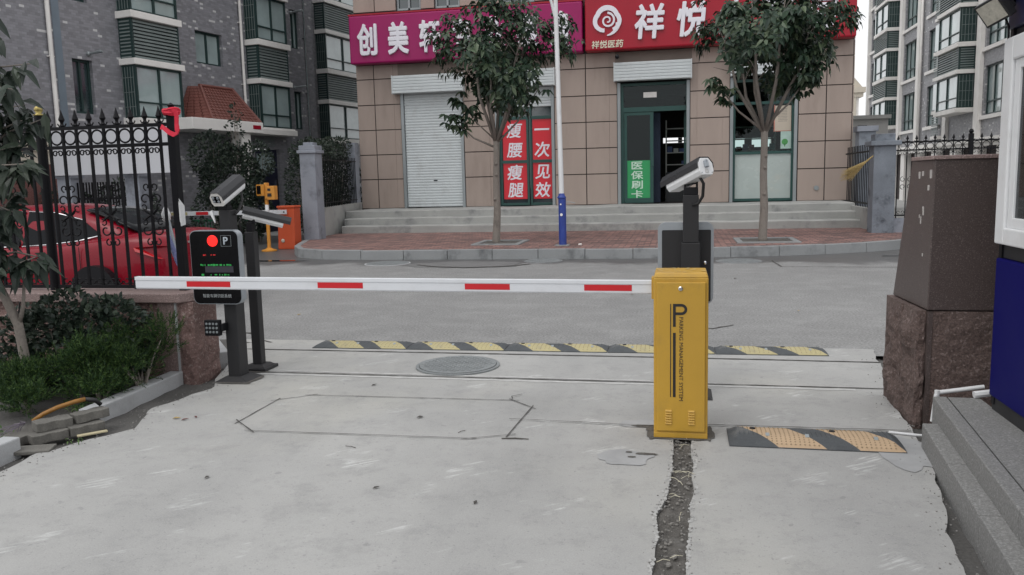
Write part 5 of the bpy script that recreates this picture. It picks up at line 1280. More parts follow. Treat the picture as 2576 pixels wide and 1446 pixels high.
J = {'pelvis': ((0, 0, .92), (.13, .11)), 'waist': ((0, 0, 1.06), (.125, .10)), 'chest': ((0, -.01, 1.28), (.15, .11)), 'neck0': ((0, 0, 1.43), (.07, .07)), 'neck': ((0, .01, 1.50), (.052, .055)),
     'shl': ((.18, 0, 1.39), (.055, .055)), 'ell': ((.24, .05, 1.12), .042), 'wrl': ((.23, -.06, .90), .027), 'shr': ((-.18, 0, 1.39), .055), 'elr': ((-.24, .03, 1.12), .042), 'wrr': ((-.23, -.10, .90), .027),
     'hil': ((.09, 0, .86), .095), 'knl': ((.10, -.09, .48), .058), 'anl': ((.10, .06, .09), .036), 'tol': ((.10, -.10, .035), (.034, .022)), 'hir': ((-.09, 0, .86), .095), 'knr': ((-.10, -.05, .48), .058), 'anr': ((-.10, -.22, .09), .036), 'tor': ((-.10, -.38, .035), (.034, .022)),
     'head0': ((0, -.01, 1.58), (.07, .085)), 'head': ((0, -.015, 1.67), (.08, .095)), 'top': ((0, 0, 1.74), (.055, .065))}
E_ = [('pelvis', 'waist'), ('waist', 'chest'), ('chest', 'neck0'), ('neck0', 'neck'), ('neck', 'head0'), ('head0', 'head'), ('head', 'top'), ('chest', 'shl'), ('shl', 'ell'), ('ell', 'wrl'), ('chest', 'shr'), ('shr', 'elr'), ('elr', 'wrr'), ('pelvis', 'hil'), ('hil', 'knl'), ('knl', 'anl'), ('anl', 'tol'), ('pelvis', 'hir'), ('hir', 'knr'), ('knr', 'anr'), ('anr', 'tor')]
for s, wn in ((1, 'l'), (-1, 'r')):
    wv = Vector(J['wr' + wn][0]); J['pa' + wn] = (tuple(wv + Vector((0, -.01, -.075))), (.016, .034)); E_.append(('wr' + wn, 'pa' + wn))
    for f in range(4):
        q = wv + Vector((0, -.035 + f * .022, -.115)); J[f'f{wn}{f}'] = (tuple(q), .009); J[f'g{wn}{f}'] = (tuple(q + Vector((-.012 * s, .0, -.05 + .006 * abs(f - 1.4)))), .007); E_ += [('pa' + wn, f'f{wn}{f}'), (f'f{wn}{f}', f'g{wn}{f}')]
    q = wv + Vector((0, -.045, -.055)); J['t' + wn] = (tuple(q), .010); J['u' + wn] = (tuple(q + Vector((0, -.015, -.04))), .008); E_ += [('wr' + wn, 't' + wn), ('t' + wn, 'u' + wn)]
pb = skin_mesh('body', J, E_, SKN, PE)
g = MB(); g.lathe([(.008, 0), (.014, .02), (.004, .045)], (0, -.115, 1.635), 8); g.build('nose', SKN, PE, local=True, smooth=True)
g = MB()
for s in (-1, 1): g.lathe([(.010, 0), (.010, .004)], (s * .032, -.098, 1.675), 10, Matrix.Rotation(R(90), 3, 'X'))
g.build('eye', M['black'], PE, local=True)
shj = {'b': ((0, 0, .94), (.155, .135)), 'w': ((0, 0, 1.08), (.148, .122)), 'c': ((0, -.01, 1.29), (.168, .128)), 'n': ((0, 0, 1.41), (.095, .085)), 'sl': ((.19, 0, 1.38), .075), 'el': ((.225, .03, 1.20), .068), 'sr': ((-.19, 0, 1.38), .075), 'er': ((-.225, .02, 1.20), .068)}
mS, ntS, bS, coS = base('striped_shirt'); sxS = nd(ntS, 'ShaderNodeSeparateXYZ', {0: coS}); fS = math_(ntS, 'GREATER_THAN', math_(ntS, 'FRACT', math_(ntS, 'MULTIPLY', sxS.outputs[2], 22)), .5); ntS.links.new(mixc(ntS, fS, (.28, .29, .33), (.46, .47, .52)), bS.inputs['Base Color']); bS.inputs['Roughness'].default_value = .85
skin_mesh('shirt', shj, [('b', 'w'), ('w', 'c'), ('c', 'n'), ('c', 'sl'), ('sl', 'el'), ('c', 'sr'), ('sr', 'er')], mS, PE)
skin_mesh('shorts', {'b': ((0, 0, .94), (.15, .13)), 'l': ((.095, -.02, .80), .115), 'l2': ((.105, -.06, .55), .095), 'r': ((-.095, -.02, .80), .115), 'r2': ((-.105, -.04, .55), .095)}, [('b', 'l'), ('l', 'l2'), ('b', 'r'), ('r', 'r2')], mat('grey_shorts', (.22, .23, .27), .85), PE)
for nm in ('l', 'r'):
    an, to = Vector(J['an' + nm][0]), Vector(J['to' + nm][0])
    g = MB(); x = an.x; g.prism([(x - .045, an.y + .05), (x + .045, an.y + .05), (x + .05, to.y), (x + .02, to.y - .06), (x - .02, to.y - .06), (x - .05, to.y)], XY, -.0, .022); g.tube([(x - .05, to.y + .06, .02), (x - .03, to.y + .05, .07), (x + .03, to.y + .05, .07), (x + .05, to.y + .06, .02)], .014, 6); g.build('sandal', M['black'], PE, local=True)
hr = MB(); hr.lathe([(.10, 1.66), (.105, 1.70), (.09, 1.75), (.05, 1.785), (.005, 1.795)], (0, .015, 0), 14); hr.build('hair', M['black'], PE, local=True, smooth=True)

# ================================================================ RIGHT FOREGROUND: granite wall, booth, steps
GP = thing('granite_wall', 'dark polished granite gate wall on a rough stone base beside the booth', 'wall', (1.7, 5.7, 0))
up = MB().hexa([(1.525, 5.40, .742), (3.6, 5.40, .742), (3.6, 6.10, .742), (1.495, 6.10, .742), (1.53, 5.385, 1.665), (3.6, 5.385, 1.665), (3.6, 5.84, 1.665), (1.52, 5.84, 1.665)])
up.build('polished_slab', M['granpost'], GP, bevel=.006)
MB().box(1.515, 3.6, 5.375, 5.855, 1.666, 1.69).build('coping', M['grancap'], GP, bevel=.004)
g = MB(); rough_block(g, 1.465, 1.525, 5.74, 6.14, -.05, .735, .04, 3); rough_block(g, 1.475, 1.53, 5.43, 5.735, -.05, .735, .04, 8); g.build('rough_base', M['granrough'], GP)
g = MB(); rough_block(g, 1.56, 2.05, 5.405, 6.1, -.05, .735, .012, 13); rough_block(g, 2.06, 3.6, 5.405, 6.1, -.05, .735, .012, 17); g.build('rough_front', M['granrough'], GP)
MB().box(1.531, 1.559, 5.40, 5.5, -.05, .735).build('corner_strip', M['granpost'], GP)
g = MB(); rnd = random.Random(2)
for i in range(10):
    y = rnd.uniform(5.42, 5.66); z = rnd.choice((1.62, 1.55, 1.35, 1.3, 1.12, 1.5)) + rnd.uniform(-.05, .05); xx = 1.5255 - (y - 5.4) * .02 + (z - .74) * .0 - .0; h = rnd.uniform(.01, .045)
    g.box(xx - .008, xx + .0055, y, y + rnd.uniform(.002, .006), z - h * 1.2, z)
g.build('paint_drip', mat('white_drip', (.5, .48, .46), .7), GP)

def block_row(parent, name, y_list, xa, xb, z0, z1, skew, m_):
    for (y0, y1) in y_list:
        f = lambda x, y: x + skew * (y - 5.2)
        MB().hexa([(f(xa, y0), y0, z0), (f(xb, y0), y0, z0), (f(xb, y1), y1, z0), (f(xa, y1), y1, z0), (f(xa, y0), y0, z1), (f(xb, y0), y0, z1), (f(xb, y1), y1, z1), (f(xa, y1), y1, z1)]).build(name, m_, parent, bevel=.006)
BS = thing('booth_steps', 'two grey granite steps along the front of the guard booth', 'steps', (1.6, 4.6, 0))
block_row(BS, 'lower_step', [(4.27, 4.96), (3.62, 4.264), (2.6, 3.614), (1.6, 2.594)], 1.425, 1.56, -.05, .15, .105, M['stepgran'])
block_row(BS, 'upper_step', [(4.26, 5.12), (3.4, 4.255), (2.4, 3.394), (1.4, 2.394)], 1.505, 1.58, -.05, .27, .10, M['stepgran'])
MB().hexa([(1.58, 5.12, 0), (1.75, 5.12, 0), (1.75, 1.4, 0), (1.205, 1.4, 0), (1.58, 5.12, .266), (1.75, 5.12, .266), (1.75, 1.4, .266), (1.205, 1.4, .266)]).build('landing', M['stepgran'], BS)
GB = thing('guard_booth', 'guard booth with deep blue panel and white framed sliding window', 'booth', (2.5, 3.8, .3))
MB().box(1.74, 3.4, 1.5, 4.90, .20, .345).box(1.745, 3.4, 1.5, 4.895, 1.12, 1.2).box(1.75, 3.4, 1.5, 4.9, 2.28, 2.33).build('frame', M['postgrey'], GB, bevel=.004)
MB().box(1.72, 3.38, 1.5, 4.895, .347, 1.119).build('blue_panel', M['boothblue'], GB, bevel=.01)
MB().box(1.735, 1.75, 4.86, 4.9, .3, 2.7).build('corner_trim', M['black'], GB)
g = MB().box(1.70, 1.76, 4.76, 4.88, 1.2, 2.28).box(1.70, 1.76, 1.6, 4.76, 1.2, 1.29).box(1.70, 1.76, 1.6, 4.76, 2.16, 2.28).box(1.70, 1.76, 3.2, 3.3, 1.29, 2.16)
fo = g.build('window_frame', M['whitepaint'], GB, bevel=.008)
g = MB().box(1.715, 1.745, 4.69, 4.755, 1.29, 2.16).box(1.715, 1.745, 3.3, 4.69, 1.29, 1.345).box(1.715, 1.745, 3.3, 4.69, 2.11, 2.16); g.build('sash', M['whitepaint'], fo, bevel=.004)
MB().box(1.728, 1.736, 3.35, 4.69, 1.345, 2.11).build('pane', M['boothglass'], fo); MB().box(1.74, 1.748, 1.6, 3.2, 1.29, 2.16).build('pane', M['boothglass'], fo)
MB().box(1.705, 1.708, 4.815, 4.825, 1.31, 2.12).build('frame_groove', M['dark'], fo)
MB().box(3.3, 3.38, 1.5, 4.88, .35, 2.6).box(1.8, 3.3, 4.84, 4.88, 1.2, 2.6).box(1.8, 3.3, 1.5, 1.54, .35, 2.6).build('wall', mat('booth_inner_wall', (.12, .12, .125), .8, stretch=(1, 8, 1)), GB)
MB().box(1.72, 3.4, 1.5, 4.90, 2.33, 2.95).build('fascia', mat('dark_navy_fascia', (.012, .014, .05), .4), GB, bevel=.01)
MB().box(1.55, 3.5, 1.4, 5.0, 2.95, 3.03).build('roof', M['postgrey'], GB)
fx, fy_, fz = 1.62, 4.80, 2.42
Mx = Matrix.Rotation(R(28), 3, 'Z') @ Matrix.Rotation(R(-32), 3, 'Y') @ Matrix.Rotation(R(-14), 3, 'X')
g = MB(); g.obox((fx, fy_, fz), (.022, .085, .065), Mx); g.obox(Vector((fx, fy_, fz)) + Mx @ Vector((.03, 0, 0)), (.02, .06, .045), Mx)
for i in range(5): g.obox(Vector((fx, fy_, fz)) + Mx @ Vector((.06, -.048 + i * .024, 0)), (.015, .004, .04), Mx)
flo = g.build('floodlight', M['postgrey'], GB, bevel=.004)
g = MB(); g.obox(Vector((fx, fy_, fz)) + Mx @ Vector((-.023, 0, 0)), (.002, .072, .053), Mx); g.build('lamp_glass', mat('floodlight_glass', (.45, .43, .37), .3, var=.3, vscale=30), flo)
MB().tube([(fx + .05, fy_, fz + .03), (1.70, 4.82, 2.47), (1.74, 4.82, 2.47)], .018, 8).tube([(fx + .05, fy_, fz - .04), (1.70, 4.83, 2.34), (1.712, 4.85, 2.2), (1.722, 4.88, 2.0)], .006, 6).build('lamp_bracket', M['black'], flo)
pp = MB().tube([(1.80, 5.20, .315), (1.545, 5.19, .275)], .013, 10).tube([(1.535, 5.185, .265), (1.515, 5.17, .10)], .013, 10).tube([(1.505, 5.16, .012), (1.42, 5.16, .016), (1.28, 5.2, .016)], .008, 8).lathe([(.015, -.02), (.015, .02)], (1.54, 5.188, .27), 10)
tag(pp.build('drain_pipe', M['whitepaint'], smooth=True, sharp=40), 'thin white plastic pipe running down beside the granite wall to the step', 'pipe')
tag(MB().tube([(1.72, 5.12, .285), (1.84, 5.13, .30)], .022, 8).build('pipe_offcut', M['whitepaint']), 'short white pipe piece lying on the upper step by the blue booth', 'pipe')
# ================================================================ LEFT FENCE ON THE STONE WALL
IF = thing('iron_fence', 'black wrought iron fence with rings and scrolls on the low red brown wall', 'fence', (-4.8, 6.2, .745))
y = 6.2; AX = ((1, 0, 0), (0, 0, 1))
def fence_panel(xs, name):
    g = MB(); x0, x1 = xs[0] - .08, xs[-1] + .09
    for z in (.775, 1.975, 2.135): g.box(x0, x1, y - .014, y + .014, z - .014, z + .014)
    for i, x in enumerate(xs):
        g.box(x - .010, x + .010, y - .010, y + .010, .77, 2.14); spear(g, (x, y, 2.14), .15, .026)
        if i < len(xs) - 1:
            c = (x + xs[i + 1]) / 2; w_ = (xs[i + 1] - x) / 2
            g.ring((c, y, 2.055), .056, .008, AX, 22, 6)
            for s in (-1, 1):
                scroll(g, (c + s * .026, y, 1.925), .024, ((s, 0, 0), (0, 0, 1)), 160, -220, .006)
                scroll(g, (c + s * .034, y, .825), .030, ((s, 0, 0), (0, 0, 1)), 180, 480, .006)
    for i in range(1, len(xs), 3):   # tall scroll rosettes
        x = xs[i]
        for zc, sg in ((1.52, 1), (1.26, -1)):
            for s in (-1, 1):
                scroll(g, (x + s * .058, y, zc), .050, ((s, 0, 0), (0, 0, sg)), 200, -120, .007, 18, .6)
                scroll(g, (x + s * .036, y, zc + sg * .105), .032, ((s, 0, 0), (0, 0, sg)), -80, 230, .006, 16, .6)
                scroll(g, (x + s * .075, y, zc - sg * .065), .034, ((s, 0, 0), (0, 0, -sg)), 60, 330, .006, 14, .55)
                g.tube([(x + s * .006, y, 1.39), (x + s * .045, y - .012, 1.39 + sg * .028), (x + s * .075, y - .018, 1.39 + sg * .058)], [.010, .012, .003], 6)
    return g.build(name, M['iron'], IF)
fence_panel([-5.285 + .1325 * i for i in range(9)], 'railing_panel')
fence_panel([-5.48 - .1325 * i for i in range(10)][::-1], 'railing_panel')
g = MB().tube([(-5.37, y, .745), (-5.37, y, 2.25)], .040, 16); po = g.build('post', M['iron'], IF, smooth=True, sharp=40)
g = MB(); g.lathe([(.045, 0), (.045, .012), (.02, .02), (.034, .045), (.034, .065), (.012, .09), (.003, .095)], (-5.37, y, 2.25), 14); g.build('finial', M['gold'], po, smooth=True)
g = MB().box(-4.138, -4.072, y - .033, y + .033, .70, 2.25); g.lathe([(.045, 0), (.045, .01), (.02, .02), (.03, .04), (.003, .06)], (-4.105, y, 2.25), 12); po2 = g.build('post', M['iron'], IF, bevel=.006)
g = MB(); g.hexa([(-4.08, y - .0365, 1.50), (-4.064, y - .0365, 1.46), (-4.062, y - .0365, 1.29), (-4.078, y - .0365, 1.33), (-4.08, y - .0345, 1.50), (-4.064, y - .0345, 1.46), (-4.062, y - .0345, 1.29), (-4.078, y - .0345, 1.33)])
g.hexa([(-4.0705, y - .04, 1.52), (-4.0705, y + .03, 1.46), (-4.0705, y + .03, 1.30), (-4.0705, y - .04, 1.29), (-4.0685, y - .04, 1.52), (-4.0685, y + .03, 1.46), (-4.0685, y + .03, 1.30), (-4.0685, y - .04, 1.29)]); g.build('torn_paper', M['whitepaint'], po2)
# red cloth knotted round the end post
g = MB(); Mc = mat('red_cloth', (.62, .02, .05), .75, var=.15, vscale=20)
def cloth_strip(mb, pts, wd, t=.006):
    vs = []; fs = []; P = [Vector(p) for p in pts]
    for i, p in enumerate(P):
        d = (P[min(i + 1, len(P) - 1)] - P[max(i - 1, 0)]).normalized(); s = d.cross(Vector((0, 1, 0))); s = s.normalized() if s.length > .1 else Vector((1, 0, 0)); n = Vector((0, 1, 0)); w_ = wd * (.7 + .5 * abs(math.sin(i * 1.9)))
        vs += [p + s * w_ / 2 - n * t, p - s * w_ / 2 - n * t * .3, p - s * w_ / 2 + n * t, p + s * w_ / 2 + n * t]
    for i in range(len(P) - 1):
        for k in range(4): fs.append((i * 4 + k, i * 4 + (k + 1) % 4, (i + 1) * 4 + (k + 1) % 4, (i + 1) * 4 + k))
    mb.add(vs, fs)
for k in range(4):
    z = 2.215 + k * .012; rr = .053 + .004 * (k % 2); g.tube([(-4.105 + rr * 1.1 * math.cos(R(a)), y + rr * 1.1 * math.sin(R(a)), z + .008 * math.sin(R(a * 2 + k * 50))) for a in range(0, 361, 24)], .012, 6)
cloth_strip(g, [(-4.06, y - .06, 2.24), (-4.03, y - .065, 2.235), (-4.022, y - .06, 2.19), (-4.03, y - .055, 2.13), (-4.025, y - .06, 2.08), (-4.03, y - .06, 2.055), (-4.06, y - .06, 2.045), (-4.10, y - .06, 2.065), (-4.15, y - .05, 2.10), (-4.19, y - .03, 2.115)], .034, .008)
tag(g.build('red_cloth', Mc), 'bright red cloth knotted around the top of the end fence post', 'cloth')
# wrapped tool leaning on the inner side of the fence
g = MB().m(0).tube([(-4.29, 6.30, 1.36), (-4.24, 6.29, 1.08), (-4.10, 6.28, .75)], [.022, .03, .026], 10).m(1).tube([(-4.265, 6.27, 1.20), (-4.20, 6.265, 1.0), (-4.085, 6.262, .75)], [.016, .024, .02], 8)
g.m(2).lathe([(.002, -.03), (.035, 0), (.04, .05), (.02, .1), (.004, .13)], (-4.295, 6.30, 1.34), 8)
tag(g.build('wrapped_mop', [M['silver'], mat('blue_white_wrap', (.16, .18, .36), .4, var=.6, vscale=40), M['lens']], smooth=True, sharp=50), 'silver and blue wrapped mop leaning inside the black iron fence', 'mop')

# ================================================================ RED CAR
def red_car():
    t = thing('parked_car', 'shiny red sedan parked behind the black iron fence', 'car', (-8.68, 10.22, 0), R(-2))
    L = 4.6
    # local: x forward is -x (nose to the west); rear at x=+2.3
    st = [(2.30, .42, .78, .60, .70), (2.24, .30, .98, .72, .80), (2.05, .24, 1.055, .80, .86), (1.62, .20, 1.04, .86, .90), (1.2, .19, .98, .89, .915), (.6, .19, .92, .90, .92), (-.2, .19, .875, .905, .92), (-1.0, .19, .86, .90, .915), (-1.5, .20, .85, .87, .90), (-2.0, .24, .80, .80, .86), (-2.25, .30, .66, .68, .74), (-2.32, .40, .55, .5, .6)]
    g = MB(); vs = []; n = 0
    for (x, zb, zt, wt, wb) in st:
        h = zt - zb
        ring = [(-wb * .9, zb), (-wb, zb + h * .12), (-wb * 1.0, zb + h * .45), (-wb * .985, zb + h * .68), (-wt * 1.0, zb + h * .86), (-wt * .9, zt), (-wt * .4, zt + .015), (wt * .4, zt + .015), (wt * .9, zt), (wt, zb + h * .86), (wb * .985, zb + h * .68), (wb, zb + h * .45), (wb, zb + h * .12), (wb * .9, zb)]
        n = len(ring); vs += [(x, yy, zz) for yy, zz in ring]
    fs = [tuple(range(n)), tuple(range(len(vs) - 1, len(vs) - n - 1, -1))]
    for i in range(len(st) - 1):
        for k in range(n): fs.append((i * n + k, i * n + (k + 1) % n, (i + 1) * n + (k + 1) % n, (i + 1) * n + k))
    b = g.add(vs, fs).build('body', M['carred'], t, local=True, smooth=True, sharp=50)
    m_ = b.modifiers.new('sub', 'SUBSURF'); m_.levels = 2; m_.render_levels = 2
    # cabin: glasshouse with roof
    cs = [(1.78, 1.03, .64, .74), (1.30, 1.24, .60, .74), (.85, 1.385, .56, .745), (.30, 1.445, .56, .75), (-.3, 1.44, .57, .75), (-.75, 1.36, .58, .75), (-1.25, 1.12, .62, .75), (-1.55, .92, .66, .74)]
    g = MB(); vs = []
    for (x, zt, wt, wb) in cs:
        zb = .80; h = zt - zb; ring = [(-wb * 1.03, zb), (-wb * 1.02, zb + h * .15), (-(wb * .45 + wt * .55), zb + h * .7), (-wt * .98, zb + h * .93), (-wt * .55, zt), (wt * .55, zt), (wt * .98, zb + h * .93), (wb * .45 + wt * .55, zb + h * .7), (wb * 1.02, zb + h * .15), (wb * 1.03, zb)]
        n = len(ring); vs += [(x, yy, zz) for yy, zz in ring]
    fs = [tuple(range(n)), tuple(range(len(vs) - 1, len(vs) - n - 1, -1))] + [(i * n + k, i * n + (k + 1) % n, (i + 1) * n + (k + 1) % n, (i + 1) * n + k) for i in range(len(cs) - 1) for k in range(n)]
    r_ = g.add(vs, fs).build('roof', M['carred'], t, local=True, smooth=True, sharp=60); m_ = r_.modifiers.new('sub', 'SUBSURF'); m_.levels = 2; m_.render_levels = 2
    def sidey(x, z):
        for (a, b_) in zip(cs, cs[1:]):
            if b_[0] <= x <= a[0]:
                k = (a[0] - x) / (a[0] - b_[0]); zt = a[1] + (b_[1] - a[1]) * k; wt = a[2] + (b_[2] - a[2]) * k; wb = a[3] + (b_[3] - a[3]) * k; h = zt - .80; q = (z - .80) / max(h, .05)
                ys = [(0, wb * 1.03), (.15, wb * 1.02), (.7, wb * .45 + wt * .55), (.93, wt * .98)]
                for (q0, y0), (q1, y1) in zip(ys, ys[1:]):
                    if q <= q1: return y0 + (y1 - y0) * (q - q0) / (q1 - q0)
                return wt * .98
        return .7
    for sgn, nm in ((-1, 'near'), (1, 'far')):
        # side glass outlined in chrome: front window, rear window with kicked-up corner
        for wname, lo, hi in (('side_window', [(-1.05, .865), (-.5, .875), (.02, .89)], [(.02, 1.335), (-.5, 1.315), (-.85, 1.19)]), ('side_window', [(.08, .892), (.5, .915), (.95, .96), (1.26, 1.025)], [(.95, 1.215), (.5, 1.315), (.08, 1.335)])):
            poly = lo + hi; g = MB(); n = len(poly)
            g.add([(x, sgn * (sidey(x, z) - .012), z) for x, z in poly] + [(x, sgn * (sidey(x, z) + .012), z) for x, z in poly], [tuple(range(n)), tuple(range(2 * n - 1, n - 1, -1))] + [(i, (i + 1) % n, n + (i + 1) % n, n + i) for i in range(n)])
            o = g.build(wname, M['carglass'], t, local=True)
            g = MB(); pts = lo; g.tube([(x, sgn * (sidey(x, z) + .016), z - .012) for x, z in pts], .011, 6); g.tube([(x, sgn * (sidey(x, z) + .014), z + .008) for x, z in hi], .008, 6)
            g.build('chrome_trim', M['chrome'], o, local=True, smooth=True)
        g = MB(); 
        for dx in (-.62, .42): g.obox((dx, sgn * .925, .75), (.11, .018, .014), Matrix.Rotation(R(-2), 3, 'Y'))
        g.build('door_handle', M['carred'], t, local=True, bevel=.008)
        # door seams
        g = MB()
        for xx in (.05, 1.08, -1.05): g.tube([(xx, sgn * .921, .32), (xx + .015, sgn * .922, .6), (xx - .0, sgn * .908, .88)], .005, 4)
        g.build('door_seam', M['black'], t, local=True)
        for wx in (1.33, -1.40):
            g = MB(); g.lathe([(.28, -.09), (.305, -.06), (.305, .06), (.28, .09), (.19, .09), (.19, -.09)], (wx, sgn * .83, .305), 28, Matrix.Rotation(R(90), 3, 'X')); wo_ = g.build('wheel', M['tyre'], t, local=True, smooth=True, sharp=40)
            g = MB()
            for k in range(10): a = R(36 * k); g.obox((wx + .11 * math.cos(a), sgn * .915, .325 + .11 * math.sin(a)), (.085, .012, .016), Matrix.Rotation(-a, 3, 'Y'))
            g.ring((wx, sgn * .915, .325), .195, .014, AX, 28, 6); g.build('rim', M['silver'], wo_, local=True)
            g = MB(); g.lathe([(.345, -.1), (.345, .0125)], (wx, sgn * .905, .30), 30, Matrix.Rotation(R(90 * sgn), 3, 'X')); g.build('wheel_arch', M['black'], t, local=True)
    def on_glass(pts, name, m_):
        g = MB(); n = len(pts); g.add([Vector(p) for p in pts] + [Vector(p) + Vector((.01, 0, .014)) for p in pts], [tuple(range(n)), tuple(range(2 * n - 1, n - 1, -1))] + [(i, (i + 1) % n, n + (i + 1) % n, n + i) for i in range(n)]); return g.build(name, m_, t, local=True)
    g = MB(); vs = []; fs = []; rows = [(1.80, 1.045, .60), (1.55, 1.15, .585), (1.30, 1.25, .565), (1.05, 1.33, .545), (.92, 1.365, .53)]
    for x, z, w_ in rows:
        for k in range(9): q = -1 + k / 4; vs.append((x + .012, q * w_, z + .012 + .03 * (1 - q * q) - .03))
    for i in range(len(rows) - 1):
        for k in range(8): fs.append((i * 9 + k, i * 9 + k + 1, (i + 1) * 9 + k + 1, (i + 1) * 9 + k))
    o = g.add(vs, fs).build('rear_window', M['carglass'], t, local=True, smooth=True); s_ = o.modifiers.new('thick', 'SOLIDIFY'); s_.thickness = .02; s_.offset = 0
    for sgn in (-1, 1):
        g = MB(); poly = [(2.315, .40, .84), (2.30, .62, .86), (2.20, .80, .885), (1.90, .905, .87), (1.93, .915, .82), (2.20, .83, .72), (2.31, .62, .70), (2.325, .42, .74)]; n = 8
        P_ = [Vector((x, sgn * yy, z)) for x, yy, z in poly]; g.add(P_ + [p + Vector((-.10, -sgn * .10, 0)) for p in P_], [tuple(range(n)), tuple(range(2 * n - 1, n - 1, -1))] + [(i, (i + 1) % n, n + (i + 1) % n, n + i) for i in range(n)])
        tl_ = g.build('tail_lamp', M['tail'], t, local=True)
        g = MB(); g.obox((2.32, sgn * .60, .80), (.02, .085, .045), Matrix.Rotation(R(-22 * sgn), 3, 'Z')); g.build('lamp_lens', M['lens'], tl_, local=True, bevel=.008)
    MB().obox((2.305, 0, .90), (.012, .36, .014), Matrix.Identity(3)).build('chrome_strip', M['chrome'], t, local=True)
    g = MB()
    for k in range(4): g.obox((2.262, -.60 + k * .035, .96), (.004, .011, .012), Matrix.Rotation(R(-20), 3, 'Y'))
    g.build('badge', M['chrome'], t, local=True)
    MB().box(2.28, 2.325, -.26, .26, .62, .74).build('number_plate', M['boothblue'], t, local=True); MB().box(2.22, 2.33, -.70, .70, .30, .42).build('rear_bumper', M['black'], t, local=True, bevel=.03)
    for sgn in (-1, 1): MB().obox((-.98, sgn * .98, 1.0), (.07, .10, .06), Matrix.Identity(3)).build('mirror', M['carred'], t, local=True, bevel=.03)
    MB().obox((-2.24, 0, .52), (.04, .55, .10), Matrix.Identity(3)).build('grille', M['black'], t, local=True, bevel=.02)
    for sgn in (-1, 1): MB().obox((-2.10, sgn * .68, .70), (.16, .12, .06), Matrix.Rotation(R(24 * sgn), 3, 'Z')).build('headlight', M['lens'], t, local=True, bevel=.03)
red_car()

# ================================================================ PLANTING
def leafy(name, label, cat, blobs, n, L, W_, m_, seed, group=None, stem=None, up=.35, parent_loc=None):
    rnd = random.Random(seed); t = thing(name, label, cat, parent_loc or (blobs[0][0], blobs[0][1], 0), 0, group); g = MB(); tot = sum(b[3] * b[4] * b[5] for b in blobs)
    for b in blobs:
        for i in range(int(n * b[3] * b[4] * b[5] / tot)):
            d = rdir(rnd); k = rnd.random() ** .33; k = .55 + .45 * k; p = Vector((b[0] + d.x * b[3] * k, b[1] + d.y * b[4] * k, b[2] + d.z * b[5] * k))
            if p.z < .02: continue
            p += Vector((noise.noise(p * 5), noise.noise(p * 5 + Vector((9, 0, 0))), noise.noise(p * 5 + Vector((0, 9, 0))))) * .09
            leaf(g, p, d + rdir(rnd) * .9 + Vector((0, 0, up)), (d + rdir(rnd) * .6), L * rnd.uniform(.7, 1.25), W_ * rnd.uniform(.8, 1.2), .2, .15)
    g.build('foliage', m_, t)
    for b in blobs:
        g = MB()
        for i in range(4):
            d = rdir(rnd); d.z = abs(d.z); g.tube([(b[0] + d.x * .05, b[1] + d.y * .05, 0.0), (b[0] + d.x * b[3] * .5, b[1] + d.y * b[4] * .5, b[2] + d.z * b[5] * .6)], [.012, .004], 5)
        g.build('stem', M['bark'], t)
    return t
leafy('evergreen_bush', 'rounded dark green leafy bush against the low stone wall under the fence', 'bush', [(-4.78, 5.62, .40, .42, .32, .40), (-4.45, 5.68, .42, .34, .28, .36), (-5.1, 5.6, .34, .34, .3, .33)], 4200, .058, .034, M['leafblue'], 41)
def juniper(label, x, y, h, r, seed, nsp=34):
    """feathery shrub: sprays of fine pointed scales over a few lobes, with long leaders sticking out"""
    rnd = random.Random(seed); t = thing('juniper_bush', label, 'bush', (x, y, 0), 0, 'feathery juniper bushes'); g = MB(); st = MB()
    lobes = []
    for i in range(7):
        a = rnd.uniform(0, 6.283); k = r * rnd.uniform(.1, .75); zz = h * rnd.uniform(.28, .72); lobes.append((Vector((x + k * math.cos(a), y + k * math.sin(a), zz)), r * rnd.uniform(.30, .46), h * rnd.uniform(.20, .30)))
        st.tube([(x, y, .0), (x + k * .5 * math.cos(a), y + k * .5 * math.sin(a), zz * .6), lobes[-1][0]], [.012, .008, .003], 5)
    def tri(p, d, L, wd):
        s = d.cross(rdir(rnd)); s = s.normalized() * wd; kk = len(g.v); g.v += [tuple(p - s), tuple(p + s), tuple(p + d * L)]; g.f.append((kk, kk + 1, kk + 2)); g.mi.append(0)
    def spray(p, d, L):
        n = 7
        for j in range(n):
            q = p + d * L * j / n; w_ = 1 - .6 * j / n
            for s in range(3): tri(q, (d * .8 + rdir(rnd) * .75).normalized(), L * .30 * w_ + .008, L * .030)
        tri(p + d * L * .8, d, L * .35, L * .035)
    for i in range(nsp * 17):
        c, rr, hh = lobes[rnd.randrange(len(lobes))]; o = rdir(rnd); o.z = abs(o.z) if rnd.random() < .75 else o.z; k = rnd.uniform(.55, 1.0)
        p = c + Vector((o.x * rr * k, o.y * rr * k, o.z * hh * k))
        if p.z < .02: continue
        d = (o * .8 + Vector((0, 0, .65)) + rdir(rnd) * .45).normalized(); spray(p, d, rnd.uniform(.06, .125))
    for i in range(10):
        c, rr, hh = lobes[rnd.randrange(len(lobes))]; o = rdir(rnd); o.z = abs(o.z); p = c + Vector((o.x * rr * .8, o.y * rr * .8, hh * .8)); d = (o * .5 + Vector((0, 0, 1))).normalized()
        for j in range(3): spray(p + d * .05 * j, (d + rdir(rnd) * .12).normalized(), .075 - .015 * j)
    g.build('foliage', M['juniper'], t); st.build('stem', M['bark'], t); return t
